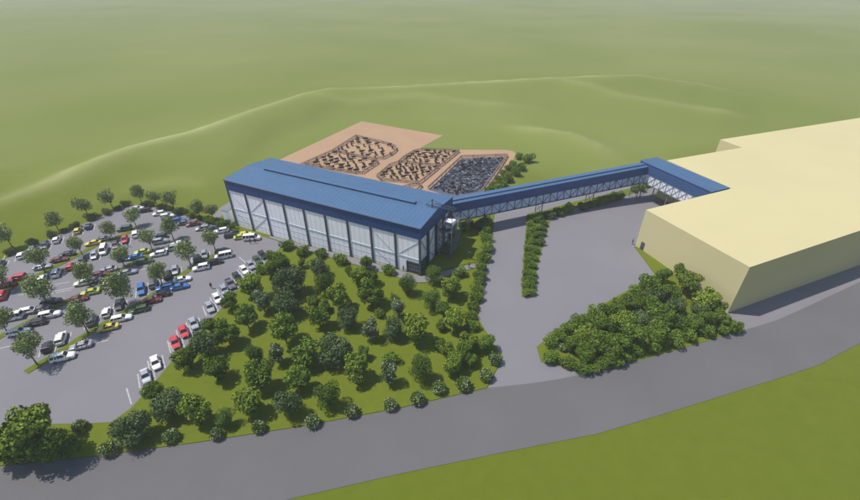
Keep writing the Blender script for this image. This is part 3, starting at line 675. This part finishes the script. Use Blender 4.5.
# lower right island
for px, py, r in ((552.4,341,8.5),(560,334,8),(568.4,327,8),(578,321.5,8.5),(587,318,8),(595,314,8.5),(607,310,8.5),(618,305,9),(628,299,9),(638,293,9)):
    plant('s', px, py, r, 'on the yard side of the right island', 'bushes on the lower right island')
for px, py, r in ((551,356,9),(568.4,361,8.5),(582.8,366,9),(594,364.5,8),(605,361.5,8.5),(616,358.5,8.5),(628,354,8.5),(638,348,8.5),(652.5,344,8.5),(663,340,8),(675,338.5,9),(689.4,333.6,8.5),(704.7,329.3,8.5),(720,327,8),(733.5,325.5,8)):
    plant('s', px, py, r, 'on the road side of the right island', 'bushes on the lower right island')
for k, px, py, r in (('y',585,332,10),('y',621,320,11.5),('b',603,324,10),('b',599,342,11),('b',618,341,12),('b',574,343,9),('w',563,347.5,4.5),('b',664,275,7.5),('b',649,286,10),('d',653.5,296,8.5),('y',687.6,281,11),('y',707,299,11.5),('d',676.5,306,9),
                     ('b',671,293,10),('d',641,319,10),('b',660.6,316,11.5),('b',635,303,10),('b',648,306,9),('b',657,331,11),('b',634,334,12),('y',694,293,6),('b',612,352,9),('b',585,352,9),('f',678,322,9),('b',716,308,8),('b',722,317,7.5),('b',708,319,8.5),('b',693,322,8),('d',700,309,7),('b',681,270,6)):
    plant(k, px, py, r, 'inside the right island', 'trees on the lower right island')
# hedge in the middle of the driveway
for i, (x, y) in enumerate([(100,125),(95,152),(92,180),(90,208),(88,236),(86,264),(85,292),(84,320),(81,348),(79,376),(77,404),(75,432),(74,462)]): plant('s', 510 + x / 4.55, 190 + y / 4.55, 5.2, 'in the left row of the median hedge', 'median hedge', 'y')
for i, (x, y) in enumerate([(125,128),(122,165),(120,200),(118,235),(114,270),(110,305),(108,340),(105,375),(101,405),(98,432),(96,460)]): plant('s', 510 + x / 4.55, 190 + y / 4.55, 4.8, 'in the right row of the median hedge', 'median hedge', 'y')
for x, y in ((154,150),(150,172),(147,198),(143,222),(140,240)): plant('g', 510 + x / 4.55, 190 + y / 4.55, 4, 'beside the median hedge', 'median hedge', 'y')
for k, x, y, r in (('g',180,108,5),('s',220,96,4.8),('s',245,92,3.5),('s',275,80,5),('g',330,70,5),('g',352,66,4),('s',372,62,4),('s',400,52,4.5),('s',420,46,4.5),('s',440,38,4.8),('s',462,32,4.5),('s',480,27,4.5),('s',500,22,4.5)): plant(k, 510 + x / 4.55, 190 + y / 4.55, r * 1.2, 'in the strip above the yard', 'bushes along the yard')
for x, y, r in ((616,194,4),(622,193,4),(634,189,4),(640.6,187,5),(648,184.5,4)): plant('s', x, y, r, 'by the corner where the bridge turns', 'bushes along the yard')
for x, y, r in ((518.8,155.3,3.5),(527.8,157.8,4.5),(512.3,162.7,3.3),(522,165.5,4.5),(508.5,167,3.3),(514.8,171,4.5),(504,172.5,3.5),(508.5,177.5,4.5),(498.5,178.5,3.5),(503.5,182.5,4.2),(493.6,183.8,3.5),(497.7,187,4.2),(489,189,3.8)):
    plant('s', x, y, r * 1.35, 'in the hedge beside the stock pens', 'hedge beside the pens', 'y')
# trees and shrubs round the far side of the parking lot
for px, py, r, bx, by in ((7,236,9,13,248),(54,220,8,59,230.8),(85,206,7.5,89,217),(109,197.5,7.5,113,208.5),(139,191.5,7,142,202.8),(154.5,195,6.5,157.6,206),(172,200,7,175,211),(197.6,208.5,7,200.5,219),(212,211.5,6.5,213.5,220)):
    plant('l', px, py, r, 'on the grass behind the parking lot', 'trees behind the parking lot', base=(bx, by))
for px, py, r in ((10,251,5.5),(32,241.5,5.5),(51.5,234,5),(64,230,3.5),(74,224.5,5),(90.8,216.5,5),(107,211.2,4.5),(117.8,207.6,3.5),(125.6,203,4.5),(145.4,203,4.5),(162.2,207,5),(151,204,3.5),(178,210.5,5)):
    plant('g', px, py, r, 'along the far kerb of the parking lot', 'shrubs behind the parking lot')
for px, py, r in ((191,214.4,4.5),(200,217,4),(207.5,219.5,5),(214,220.5,4.5),(220.4,223,5),(226,222,4.5),(231.2,226,4.2),(236,230,3.5),(170,208,3.5),(185,211,4)):
    plant('s', px, py, r, 'near the far end of the hall', 'bushes by the end of the hall')
LOTT = [(25,350,12.5,37.4,364.7),(77.5,319.5,12,88,332.5),(40.5,297,12,50,306),(0,323,10,9,334),(122,292,12.5,127,305),(37.5,261.5,10.5,45.6,272.4),(2.5,280,9.5,8,290),(82.5,274,9.5,90.4,286),(119,256,8.5,124.3,266),(76,245,7.5,82.6,255),
        (108.4,228.5,7.5,113,239),(132.6,217.5,7.5,136.4,226.6),(148,241.2,7.5,152.6,250.4),(171.5,229,8,173.7,239.5),(188,254.5,10,190.6,264.8),(213,239.5,8.5,215.6,250.5),(160.5,274.5,9,162.5,284.5)]
for px, py, r, bx, by in LOTT:
    rw = 'nearest' if (bx - 26) * .56 + (by - 372) > -12 - 8 else 'far'
    pl = 'on the nearest parking island' if by > 0.0012 * (bx - 120) ** 2 - .62 * bx + 378 else ('on the middle parking island' if by > -.55 * bx + 328 else 'on the far parking island')
    plant('l', px, py, r, pl, 'trees on the parking islands', base=(bx, by))

# ------------------------------------------------------------------ cars
PAINT = {}
for n, c, me in (('white', (.78, .78, .78), 0), ('silver', (.40, .42, .46), .45), ('grey', (.15, .155, .17), .3), ('black', (.022, .022, .026), 0), ('navy', (.03, .045, .10), .1), ('blue', (.035, .15, .42), .1), ('red', (.52, .03, .045), 0), ('maroon', (.16, .025, .025), 0),
                 ('yellow', (.62, .50, .06), 0), ('lime', (.45, .52, .06), 0), ('cream', (.68, .68, .50), 0), ('green', (.045, .085, .03), 0), ('orange', (.60, .33, .06), 0)):
    PAINT[n] = mat(n + ' car paint', c, .32, .5, me, coat=.6)
CARS = {}
def make_car(kind):
    L, Wd, Hr, cb, ct_, hood, tail = dict(sedan=(4.6, 1.82, 1.44, (-1.65, 1.05), (-1.0, .35), .93, 1.0), hatch=(4.1, 1.76, 1.50, (-1.95, .95), (-1.6, .2), .95, .98), wagon=(4.7, 1.84, 1.52, (-2.2, 1.05), (-1.85, .35), .95, 1.0),
        suv=(4.7, 1.92, 1.75, (-2.2, 1.05), (-1.95, .45), 1.08, 1.12), van=(5.1, 1.95, 2.05, (-2.45, 1.75), (-2.35, 1.05), 1.15, 1.15), pickup=(5.2, 1.9, 1.75, (-.75, 1.1), (-.5, .5), 1.08, 1.08))[kind]
    r = empty(kind if kind in ('van', 'pickup', 'suv') else kind + '_car'); r['category'] = dict(van='van', pickup='pickup truck').get(kind, 'car')
    h, w = L / 2, Wd / 2; b = MB()
    belt = .95 if kind not in ('van', 'suv', 'pickup') else 1.12
    st_ = [(-h, .72, .55, tail * .82), (-h + .12, .88, .34, tail * .97), (-h + .5, .97, .24, tail), (cb[0] + .02, 1.0, .24, belt), (0, 1.0, .24, belt), (cb[1] - .02, 1.0, .24, belt), (h - 1.0 if kind != 'van' else h - .6, .98, .24, hood), (h - .35, .93, .25, hood * .90), (h - .06, .80, .32, hood * .74), (h, .66, .42, hood * .62)]
    st_.sort(key=lambda t: t[0])
    if kind == 'pickup': st_[2] = (-h + .2, .98, .24, 1.05); st_[1] = (-h + .1, .96, .3, 1.05)
    rings = []
    for x, ws, zb, zt in st_:
        ww = w * ws; rings.append([(x, -ww * .9, zb), (x, -ww, zb + .15), (x, -ww, zt - .25), (x, -ww * .93, zt - .05), (x, -ww * .8, zt), (x, ww * .8, zt), (x, ww * .93, zt - .05), (x, ww, zt - .25), (x, ww, zb + .15), (x, ww * .9, zb)])
    vs = [v for rg in rings for v in rg]; fs = []
    for i in range(len(rings) - 1):
        for k in range(10): fs.append((i * 10 + k, i * 10 + (k + 1) % 10, (i + 1) * 10 + (k + 1) % 10, (i + 1) * 10 + k))
    fs += [tuple(range(10)), tuple(range((len(rings) - 1) * 10 + 9, (len(rings) - 1) * 10 - 1, -1))]
    b.add(vs, fs)
    rw, bw = w * .72, w * .90
    # roof panel with rounded rim
    b.add([(ct_[0], -rw, Hr - .04), (ct_[1], -rw, Hr - .04), (ct_[1], rw, Hr - .04), (ct_[0], rw, Hr - .04), (ct_[0] + .12, -rw + .1, Hr + .02), (ct_[1] - .1, -rw + .1, Hr + .02), (ct_[1] - .1, rw - .1, Hr + .02), (ct_[0] + .12, rw - .1, Hr + .02)],
          [(4, 5, 6, 7), (0, 1, 5, 4), (1, 2, 6, 5), (2, 3, 7, 6), (3, 0, 4, 7), (3, 2, 1, 0)])
    for s in (-1, 1):    # pillars
        for (xa, xb) in ((cb[0], ct_[0]), (cb[1], ct_[1]), ((cb[0] + cb[1]) / 2 - .1, (ct_[0] + ct_[1]) / 2 - .05)):
            b.beam((xa, s * bw, belt - .02), (xb, s * rw, Hr - .03), .09)
        if kind in ('wagon', 'van', 'suv'): b.beam((cb[0] * .6, s * (bw + .0), belt - .02), (ct_[0] * .6, s * rw, Hr - .03), .1)
        b.box(cb[1] - .45, cb[1] - .25, s * w - .02 if s > 0 else -w - .14, w + .14 if s > 0 else -w + .02, belt, belt + .13)   # mirrors
    if kind == 'pickup': b.box(-h + .12, cb[0] - .05, -w * .94, -w * .86, 1.0, 1.12); b.box(-h + .12, cb[0] - .05, w * .86, w * .94, 1.0, 1.12)
    body = b.build('body', PAINT['white'], r); body.material_slots[0].link = 'OBJECT'; body.material_slots[0].material = PAINT['white']
    g = MB(); e = .02
    g.add([(cb[0], -bw, belt - .03), (cb[1], -bw, belt - .03), (cb[1], bw, belt - .03), (cb[0], bw, belt - .03), (ct_[0], -rw + e, Hr - .045), (ct_[1], -rw + e, Hr - .045), (ct_[1], rw - e, Hr - .045), (ct_[0], rw - e, Hr - .045)],
          [(4, 5, 6, 7), (0, 1, 5, 4), (1, 2, 6, 5), (2, 3, 7, 6), (3, 0, 4, 7), (3, 2, 1, 0)])
    if kind == 'pickup': g.box(-h + .25, cb[0] - .1, -w * .78, w * .78, 1.06, 1.085)
    g.build('windows', M['carglass'], r)
    wb = L * .29
    for x in (-wb, wb):
        for s in (-1, 1):
            t = MB(); n = 14; y0, y1 = (s * w * 1.0, s * (w * 1.0 - .22))
            V = [(x + .33 * math.cos(k * 2 * math.pi / n), y, .33 + .33 * math.sin(k * 2 * math.pi / n)) for y in (y0, y1) for k in range(n)]
            t.add(V, [(k, (k + 1) % n, n + (k + 1) % n, n + k) for k in range(n)] + [tuple(range(n)), tuple(range(2 * n - 1, n - 1, -1))])
            wh = t.build('wheel', M['black'], r)
            t = MB(); yy = s * (w + .012); t.add([(x + .2 * math.cos(k * 2 * math.pi / 10), yy, .33 + .2 * math.sin(k * 2 * math.pi / 10)) for k in range(10)], [tuple(range(10))]); t.build('rim', M['rim'], wh)
    for s in (-1, 1):
        t = MB(); t.box(h - .30, h - .04, min(s * w * .5, s * w * .80), max(s * w * .5, s * w * .80), hood * .60, hood * .76); t.build('headlight', M['lamp'], r)
        t = MB(); t.box(-h - .01, -h + .12, min(s * w * .55, s * w * .80), max(s * w * .55, s * w * .80), tail * .68, tail * .82); t.build('tail_light', M['tail'], r)
    CARS[kind] = r
for k in ('sedan', 'hatch', 'wagon', 'suv', 'van', 'pickup'): make_car(k)
A, UU, R_ = 22, 117, -53
NIC = dict(sedan=('saloon car', 'saloon cars'), hatch=('hatchback', 'hatchbacks'), wagon=('estate car', 'estate cars'), suv=('tall estate car', 'tall estate cars'), van=('van', 'vans'), pickup=('pickup truck', 'pickup trucks'))
ROWS = [
 ('in the row against the far left kerb', [(0,263.5,'navy','hatch',UU),(21,255,'white','hatch',UU),(33,249.3,'grey','suv',UU),(44.6,245,'navy','hatch',UU),(56.4,239.5,'white','hatch',UU),(77.5,230.3,'yellow','hatch',UU),(88.5,226,'navy','hatch',UU)]),
 ('in the row against the back kerb', [(137,208.4,'white','sedan',A),(144,210.2,'black','wagon',A),(158.8,213.3,'white','hatch',A),(167.2,215.8,'white','wagon',A),(178.4,220,'blue','wagon',A),(184.6,222.6,'grey','sedan',A),(193,223.6,'maroon','sedan',A),(202.6,227.8,'silver','wagon',A),(211.8,229,'navy','sedan',A),(221,230.6,'white','wagon',A),(231.6,235,'black','wagon',A)]),
 ('behind the far parking island', [(67,254,'black','sedan',A),(59,259.5,'maroon','sedan',A),(42.2,266.6,'silver','sedan',A),(17,278,'red','suv',A),(6,284.5,'maroon','suv',A),(102,239,'grey','sedan',A),(93,242.8,'yellow','sedan',A),(124.5,228.6,'green','suv',A)]),
 ('in front of the far parking island', [(2.5,294.6,'red','suv',UU),(29.4,285.6,'white','hatch',UU),(42.6,278,'white','hatch',UU),(56.4,272.4,'white','suv',UU),(70.2,266,'red','hatch',UU),(81.5,261,'grey','hatch',UU),(94,255,'silver','hatch',UU),(103.6,250,'white','van',UU),(115,245,'grey','hatch',UU),(124.5,239.3,'red','hatch',UU),(135.5,233.8,'white','suv',UU)]),
 ('behind the middle parking island', [(10.6,317.4,'white','van',A),(29.5,310.3,'white','wagon',A),(39.5,309,'grey','sedan',A),(51,301.3,'black','wagon',A),(83,282.4,'cream','sedan',A),(92,280.5,'grey','sedan',A),(100,274,'maroon','sedan',A),(108.6,269.2,'silver','sedan',A),(125,258.2,'navy','sedan',A),(134.5,257,'blue','sedan',A),(142,251.6,'lime','sedan',A),(160.5,241.2,'silver','suv',A),(159.5,236.3,'black','wagon',A)]),
 ('in front of the middle parking island', [(18,331.6,'white','wagon',A),(35,322.6,'black','wagon',A),(49.5,314.6,'white','suv',A),(77.8,298.6,'maroon','sedan',A),(90,291.8,'lime','sedan',A),(103.8,285.8,'cream','wagon',A),(117.6,278.6,'black','sedan',A),(127.6,272,'silver','sedan',A),(144.4,261,'green','wagon',A),(158.2,253.6,'white','wagon',A),(172,248,'silver','suv',A),(178,243.6,'white','sedan',A)]),
 ('behind the nearest parking island', [(47,346.3,'black','hatch',UU),(61,338,'white','suv',UU),(91.4,319.8,'grey','suv',UU),(106.4,312,'white','hatch',UU),(118.8,304.6,'black','hatch',UU),(141.2,289.4,'blue','suv',UU),(153,283.2,'grey','suv',UU),(167.6,274.5,'black','suv',UU),(175,270,'silver','hatch',UU),(196.5,258,'green','suv',UU),(204.2,254.4,'silver','hatch',UU),(222.8,251,'black','wagon',A)]),
 ('in front of the nearest parking island', [(62.7,356.8,'white','suv',A),(80.6,345.4,'silver','sedan',A),(108,327.2,'yellow','sedan',A),(121,318,'white','wagon',A),(138.8,309.2,'green','wagon',A),(151.5,300.2,'maroon','sedan',A),(161,294,'black','sedan',A),(165,287,'blue','wagon',A),(179.6,286.4,'blue','sedan',A),(182,279.2,'white','sedan',A),(201,267.4,'white','suv',A),(214.4,261.8,'black','wagon',A),(223.6,255.8,'white','van',A)]),
 ('in the angled row beside the grove', [(262.6,254.8,'black','hatch',R_),(257,259.5,'green','sedan',R_),(250.6,264.6,'silver','sedan',R_),(244,269.6,'white','sedan',R_),(237,276.8,'black','hatch',R_),(230.2,283.6,'grey','pickup',R_),(224,289.4,'silver','sedan',R_),(217,297.8,'white','sedan',R_),(209.6,306.6,'silver','sedan',R_),(193.4,323,'silver','sedan',R_),(183.5,331,'red','sedan',R_),(175,341.8,'red','sedan',R_),(155.3,362.2,'white','sedan',R_),(145.4,375.4,'silver','sedan',R_)]),
 ('by the white van near the hall wall', [(241,236.6,'lime','sedan',20),(245.6,234,'yellow','hatch',20)]),
]
marks = MB()
def mark(x, y, ang, length=4.6, wd=.12):
    a = rad(ang); d = Vector((math.cos(a), math.sin(a))); n = Vector((-d.y, d.x)) * wd; p = Vector((x, y)); e = p + d * length / 2; s_ = p - d * length / 2
    vs = [(v.x, v.y, plateau(v.x, v.y) + .042) for v in (s_ - n, e - n, e + n, s_ + n)]
    marks.add(vs, [(0, 1, 2, 3)])
CR = random.Random(5)
CARPOS = []
for place, cars in ROWS:
    for px, py, colr, kind, ang in cars:
        x, y, z = G(px, py, .65)
        o = inst(CARS[kind]); o.location = (x, y, z + .045); flip = 180 if CR.random() < .45 and ang != R_ else 0
        if ang == R_: flip = 0
        o.rotation_euler = (0, 0, rad(ang + flip + CR.uniform(-1.5, 1.5)))
        o.scale = (.9, .89, .9)
        for k in o.children:
            if k.name.startswith('body'): k.material_slots[0].link = 'OBJECT'; k.material_slots[0].material = PAINT[colr]
        o['category'] = {'van': 'van', 'pickup': 'pickup truck'}.get(kind, 'car'); o['group'] = 'vehicles parked in the lot'
        q(o, dict(lime='lime yellow', navy='dark navy').get(colr, colr), NIC[kind][0], NIC[kind][1], place, px, py)
        CARPOS.append((x, y, ang))
        if ang in (UU, R_, A):
            n = Vector((-math.sin(rad(ang)), math.cos(rad(ang))))
            for s in (-1, 1):
                if ang == A and s < 0: continue
                la = ang if ang != R_ else -55
                mark(x + n.x * s * 1.3, y + n.y * s * 1.3, la, 4.2)
for px, py, a in ((129, 396, -50), (4, 258, 116), (280, 241, -40), (243, 260.5, -44), (172.5, 349, -50)): mark(*G(px, py)[:2], a)
for px, py in ((52,279),(59,284),(66,289),(30,293),(96,343),(2,348),(66,313),(150,268),(60,292),(85,341.5)): mark(*G(px, py)[:2], A)
tag(marks.build('parking_markings', M['line']), kind='structure')
vn = inst(CARS['van']); x, y, z = G(251.6, 237.3, .9); vn.location = (x, y, z + .045); vn.rotation_euler = (0, 0, rad(8)); vn.scale = (.95, .95, .95); vn['group'] = 'vehicles parked in the lot'; vn['category'] = 'van'
for k in vn.children:
    if k.name.startswith('body'): k.material_slots[0].link = 'OBJECT'; k.material_slots[0].material = PAINT['white']
vn['label'] = 'white van parked close to the hall wall with two people beside it'

# ------------------------------------------------------------------ people
def make_person(seed, stride):
    me = bpy.data.meshes.new('skeleton'); s = stride
    J = dict(pel=(0, 0, .95, .15), ch=(.02, 0, 1.25, .17), sh=(.03, 0, 1.42, .12), nk=(.04, 0, 1.52, .06), hd=(.06, 0, 1.66, .10), top=(.05, 0, 1.76, .07),
             hl=(0, .10, .90, .10), kl=(.12 * s, .10, .50, .07), al=(.10 * s + .02 * 0 - .02, .10, .10, .045), tl=(.10 * s + .14, .10, .03, .035),
             hr=(0, -.10, .90, .10), kr=(-.04 * s, -.10, .50, .07), ar=(-.22 * s, -.10, .10, .045), tr=(-.22 * s + .14, -.10, .03, .035),
             sl=(.03, .19, 1.40, .065), el=(-.08 * s, .24, 1.12, .05), wl=(-.02 + .02 * s, .25, .88, .035), fl=(.02, .25, .78, .03),
             sr=(.03, -.19, 1.40, .065), er=(.05 * s, -.24, 1.12, .05), wr=(.18 * s, -.24, .90, .035), fr=(.22 * s, -.24, .81, .03))
    ed = [('pel', 'ch'), ('ch', 'sh'), ('sh', 'nk'), ('nk', 'hd'), ('hd', 'top'), ('pel', 'hl'), ('hl', 'kl'), ('kl', 'al'), ('al', 'tl'), ('pel', 'hr'), ('hr', 'kr'), ('kr', 'ar'), ('ar', 'tr'), ('sh', 'sl'), ('sl', 'el'), ('el', 'wl'), ('wl', 'fl'), ('sh', 'sr'), ('sr', 'er'), ('er', 'wr'), ('wr', 'fr')]
    ks = list(J); me.from_pydata([J[k][:3] for k in ks], [(ks.index(a), ks.index(b_)) for a, b_ in ed], [])
    o = bpy.data.objects.new('tmp', me); COL.objects.link(o); sm = o.modifiers.new('s', 'SKIN')
    for i, k in enumerate(ks): me.skin_vertices[0].data[i].radius = (J[k][3], J[k][3]); me.skin_vertices[0].data[i].use_root = (k == 'pel')
    o.modifiers.new('d', 'SUBSURF').levels = 1
    dg = bpy.context.evaluated_depsgraph_get(); ev = bpy.data.meshes.new_from_object(o.evaluated_get(dg)); bpy.data.objects.remove(o)
    ev.materials.clear(); ev.materials.append(M['cloth_dark']); ev.materials.append(M['cloth_blue'] if seed else M['cloth_dark']); ev.materials.append(M['skin'])
    for p in ev.polygons:
        z = p.center.z; p.use_smooth = True
        p.material_index = 2 if z > 1.5 or (abs(p.center.y) > .2 and z < .86) else (1 if z > .95 else 0)
    r = empty('person'); r['category'] = 'person'; body = link('body', ev, r); ev.name = 'body'
    b = MB(); rings = []
    for j in range(5):
        a = j / 4 * math.pi / 2 * 1.05; rr = .105 * math.cos(a); rings.append([(.03 + rr * math.cos(k * math.pi / 5), rr * math.sin(k * math.pi / 5), 1.67 + .125 * math.sin(a)) for k in range(10)])
    b.add([v for rg in rings for v in rg], [(i * 10 + k, i * 10 + (k + 1) % 10, (i + 1) * 10 + (k + 1) % 10, (i + 1) * 10 + k) for i in range(4) for k in range(10)]); b.build('hair', M['hair'], r, True)
    return r
P1, P2 = make_person(0, 1.0), make_person(1, .35)
for pr, px, py, an, lb in ((P1, 403.4, 271.5, -20, 'person in dark clothes walking on the path by the hall entrance'), (P1, 468.8, 268.3, 20, 'person in dark clothes on the path across the lawn right of the hall'),
                           (P2, 250.6, 244, 80, 'left person of two in dark clothes standing in front of the white van'), (P2, 255.4, 243.4, 120, 'right person of two in dark clothes standing in front of the white van'),
                           (P1, 128.4, 246.8, -60, 'person in dark clothes standing beside the red hatchback'), (P1, 211.8, 288.5, -40, 'person in dark clothes crossing the open asphalt of the parking lot'),
                           (P2, 632, 244.5, 180, 'person in dark clothes standing at the left corner of the cream building')):
    o = inst(pr); x, y, z = G(px, py); o.location = (x, y, z + .04); o.rotation_euler = (0, 0, rad(an)); o.scale = (1.05,) * 3; o['label'] = lb; o['group'] = 'people around the site'; o['category'] = 'person'

# ------------------------------------------------------------------ stock pens and cattle
post_m = MB().box(-.09, .09, -.09, .09, -.2, 1.12).mesh('post', M['fence'])
def pen(pts, label, closed=False):
    g = [Vector(G(*p)[:2]) for p in pts]
    if closed: g.append(g[0])
    c = sum(g, Vector((0, 0))) / len(g); zc = 0
    r = empty('pen_fence', (c.x, c.y, 0)); tag(r, label, 'fence', 'stock pen fences'); b = MB(); n = 0
    for a, e in zip(g[:-1], g[1:]):
        a, e = a - c, e - c
        za, ze = plateau(*(a + c)), plateau(*(e + c))
        for z in (.4, .8, 1.2): b.beam((a.x, a.y, z + za), (e.x, e.y, z + ze), .09 if z < 1.1 else .34, .16)
        k = max(1, round((e - a).length / 4.5))
        for i in range(k):
            p = a.lerp(e, i / k); o = link('post', post_m, r); o.location = (p.x, p.y, za + (ze - za) * i / k); n += 1
    b.build('rail', M['fence'], r)
PA = [(333.8, 151.6), (356.2, 137.2), (376, 142), (391, 145.6), (396, 148.3), (396.6, 151), (393, 154.6), (383.7, 159.2), (374.6, 160.2)]
PB = [(374.6, 160.2), (333.8, 151.6), (304.4, 163.9), (300, 167)]
pen(PA, 'brown timber fence round the back left cattle pen with rounded corner')
pen([(300, 167), (333.2, 152), (374, 160.6), (378.4, 163.7), (362.6, 174.2), (356, 174.5), (330, 170), (305, 165)], 'brown timber fence round the front left cattle pen next to the roof')
pen([(399.4, 162.7), (404, 158.5), (414, 152.6), (422, 150.8), (459, 152.2), (440, 167.2), (420, 165.3), (399.4, 162.7)], 'brown timber fence round the back middle cattle pen')
pen([(399, 163.4), (390, 166.5), (377, 177.6), (381, 181), (419.4, 184.2), (439.4, 167.9)], 'brown timber fence round the front middle cattle pen')
pen([(390, 192), (419, 184.8), (421.5, 187.5), (415, 193)], 'short brown timber fence of the small pen at the roof edge')
pen([(428, 189.5), (461.4, 158.2), (507.3, 156.7), (481.2, 193.2)], 'brown timber fence round the crowded dark pen on the right')
tag(sheet('pen_floor', px_poly([(428.6, 190), (461.8, 158.7), (506.6, 157.2), (481, 193.5), (455, 198)]), 0.045, M['slurry']), kind='structure')
HIDE = {n: mat(n + ' hide', c, .85, noise_amt=.3, nscale=1.5) for n, c in (('black', (.018, .016, .018)), ('dark brown', (.05, .028, .02)), ('grey', (.075, .085, .12)), ('pale grey', (.19, .21, .27)))}
def cow_mesh():
    b = MB()
    b.tube([(-1.02, 0, 1.12), (-.95, 0, 1.1), (-.6, 0, 1.02), (0, 0, .98), (.5, 0, 1.02), (.8, 0, 1.1), (1.1, 0, 1.22), (1.28, 0, 1.28), (1.45, 0, 1.16), (1.66, 0, 1.0)], [.16, .36, .47, .52, .48, .40, .27, .2, .17, .10], 8)
    for x in (-.75, .55):
        for s in (-1, 1): b.tube([(x, s * .2, .9), (x + .04, s * .2, .5), (x, s * .2, 0)], [.16, .09, .065], 6)
    b.tube([(-1.0, 0, 1.25), (-1.14, 0, .95), (-1.12, 0, .5)], [.05, .03, .05], 5)
    for s in (-1, 1): b.tube([(1.3, s * .08, 1.38), (1.25, s * .3, 1.42)], [.05, .03], 5); b.tube([(1.34, s * .08, 1.4), (1.42, s * .2, 1.58)], [.03, .012], 5)
    return b.mesh('cow', HIDE['black'], True)
cm = cow_mesh()
def inside(p, poly):
    x, y = p; c = False; j = len(poly) - 1
    for i in range(len(poly)):
        if (poly[i][1] > y) != (poly[j][1] > y) and x < (poly[j][0] - poly[i][0]) * (y - poly[i][1]) / (poly[j][1] - poly[i][1]) + poly[i][0]: c = not c
        j = i
    return c
RC = random.Random(11)
def proj(x, y, z=0):
    z -= CAM_H; d = y * _c - z * _s; return 430 + FOC * x / d, 250 - FOC * (y * _s + z * _c) / d
def herd(pts, n, mind, hides, where, group):
    poly = px_poly(pts); X = [p[0] for p in poly]; Y = [p[1] for p in poly]; got = []; tr_ = 0
    cx, cy = sum(X) / len(X), sum(Y) / len(Y)
    inner = [(cx + (x - cx) * .94, cy + (y - cy) * .94) for x, y in poly]
    while len(got) < n and tr_ < 20000:
        tr_ += 1; p = (RC.uniform(min(X), max(X)), RC.uniform(min(Y), max(Y)))
        if inside(p, inner) and all((p[0] - g[0]) ** 2 + (p[1] - g[1]) ** 2 > mind * mind for g in got): got.append(p)
    pp = [proj(*p) for p in got]; fx0, fx1 = min(a[0] for a in pp), max(a[0] for a in pp) + .01; fy0, fy1 = min(a[1] for a in pp), max(a[1] for a in pp) + .01
    for p in got:
        h = RC.choice(hides); o = link('cow', cm); o.location = (*p, plateau(*p) + .045); o.rotation_euler = (0, 0, RC.choice((.4, 1.9, 3.5, 5.0, RC.uniform(0, 6.28))) + RC.uniform(-.3, .3)); s = RC.uniform(.78, .98) * (.8 if 'crowded' in where else 1); o.scale = (s, s, s)
        o.material_slots[0].link = 'OBJECT'; o.material_slots[0].material = HIDE[h]
        o['category'] = 'cow'; o['group'] = f'cattle {group}'
        pxp, pyp = proj(*p); u = (pxp - fx0) / (fx1 - fx0); v = (pyp - fy0) / (fy1 - fy0)
        reg = ('back', 'middle', 'front')[min(2, int(v * 3))] + ' ' + ('left', 'centre', 'right')[min(2, int(u * 3))]
        q(o, h, 'cow', 'cows', f'{reg} {where}', pxp, pyp)
B2 = ['black', 'dark brown', 'black']
herd(PA[:], 30, 2.7, B2, 'of the back left pen', 'in the back left pen')
herd([(306, 166), (333.5, 153), (374, 161.5), (376.5, 163.7), (362, 173), (330, 170)], 32, 2.7, B2, 'of the front left pen', 'in the front left pen')
herd([(402, 162.4), (414, 153.6), (422, 151.8), (457, 153), (440, 166)], 27, 2.5, B2, 'of the back middle pen', 'in the back middle pen')
herd([(399.5, 164.6), (391, 167.5), (380, 178), (418, 182.8), (437.5, 168.4)], 31, 2.5, B2, 'of the front middle pen', 'in the front middle pen')
herd([(431, 190), (462.5, 159.5), (505, 158.3), (480.5, 192), (455, 196)], 178, 1.35, ['black', 'grey', 'pale grey', 'grey', 'black', 'grey'], 'of the crowded right pen', 'in the crowded right pen')

flush_labels()

# ------------------------------------------------------------------ haze
hm = bpy.data.materials.new('haze'); hm.use_nodes = True; t = hm.node_tree; t.nodes.clear()
ov = t.nodes.new('ShaderNodeOutputMaterial'); pv = t.nodes.new('ShaderNodeVolumePrincipled'); pv.inputs['Color'].default_value = (.97, .98, .95, 1); pv.inputs['Density'].default_value = 0.00038; pv.inputs['Anisotropy'].default_value = 0.0
t.links.new(pv.outputs[0], ov.inputs['Volume'])
b = MB(); b.box(-3900, 3900, -400, 5500, -14, 70); tag(b.build('haze', hm), 'thin pale haze lying over the distant fields', 'haze', kind='stuff')
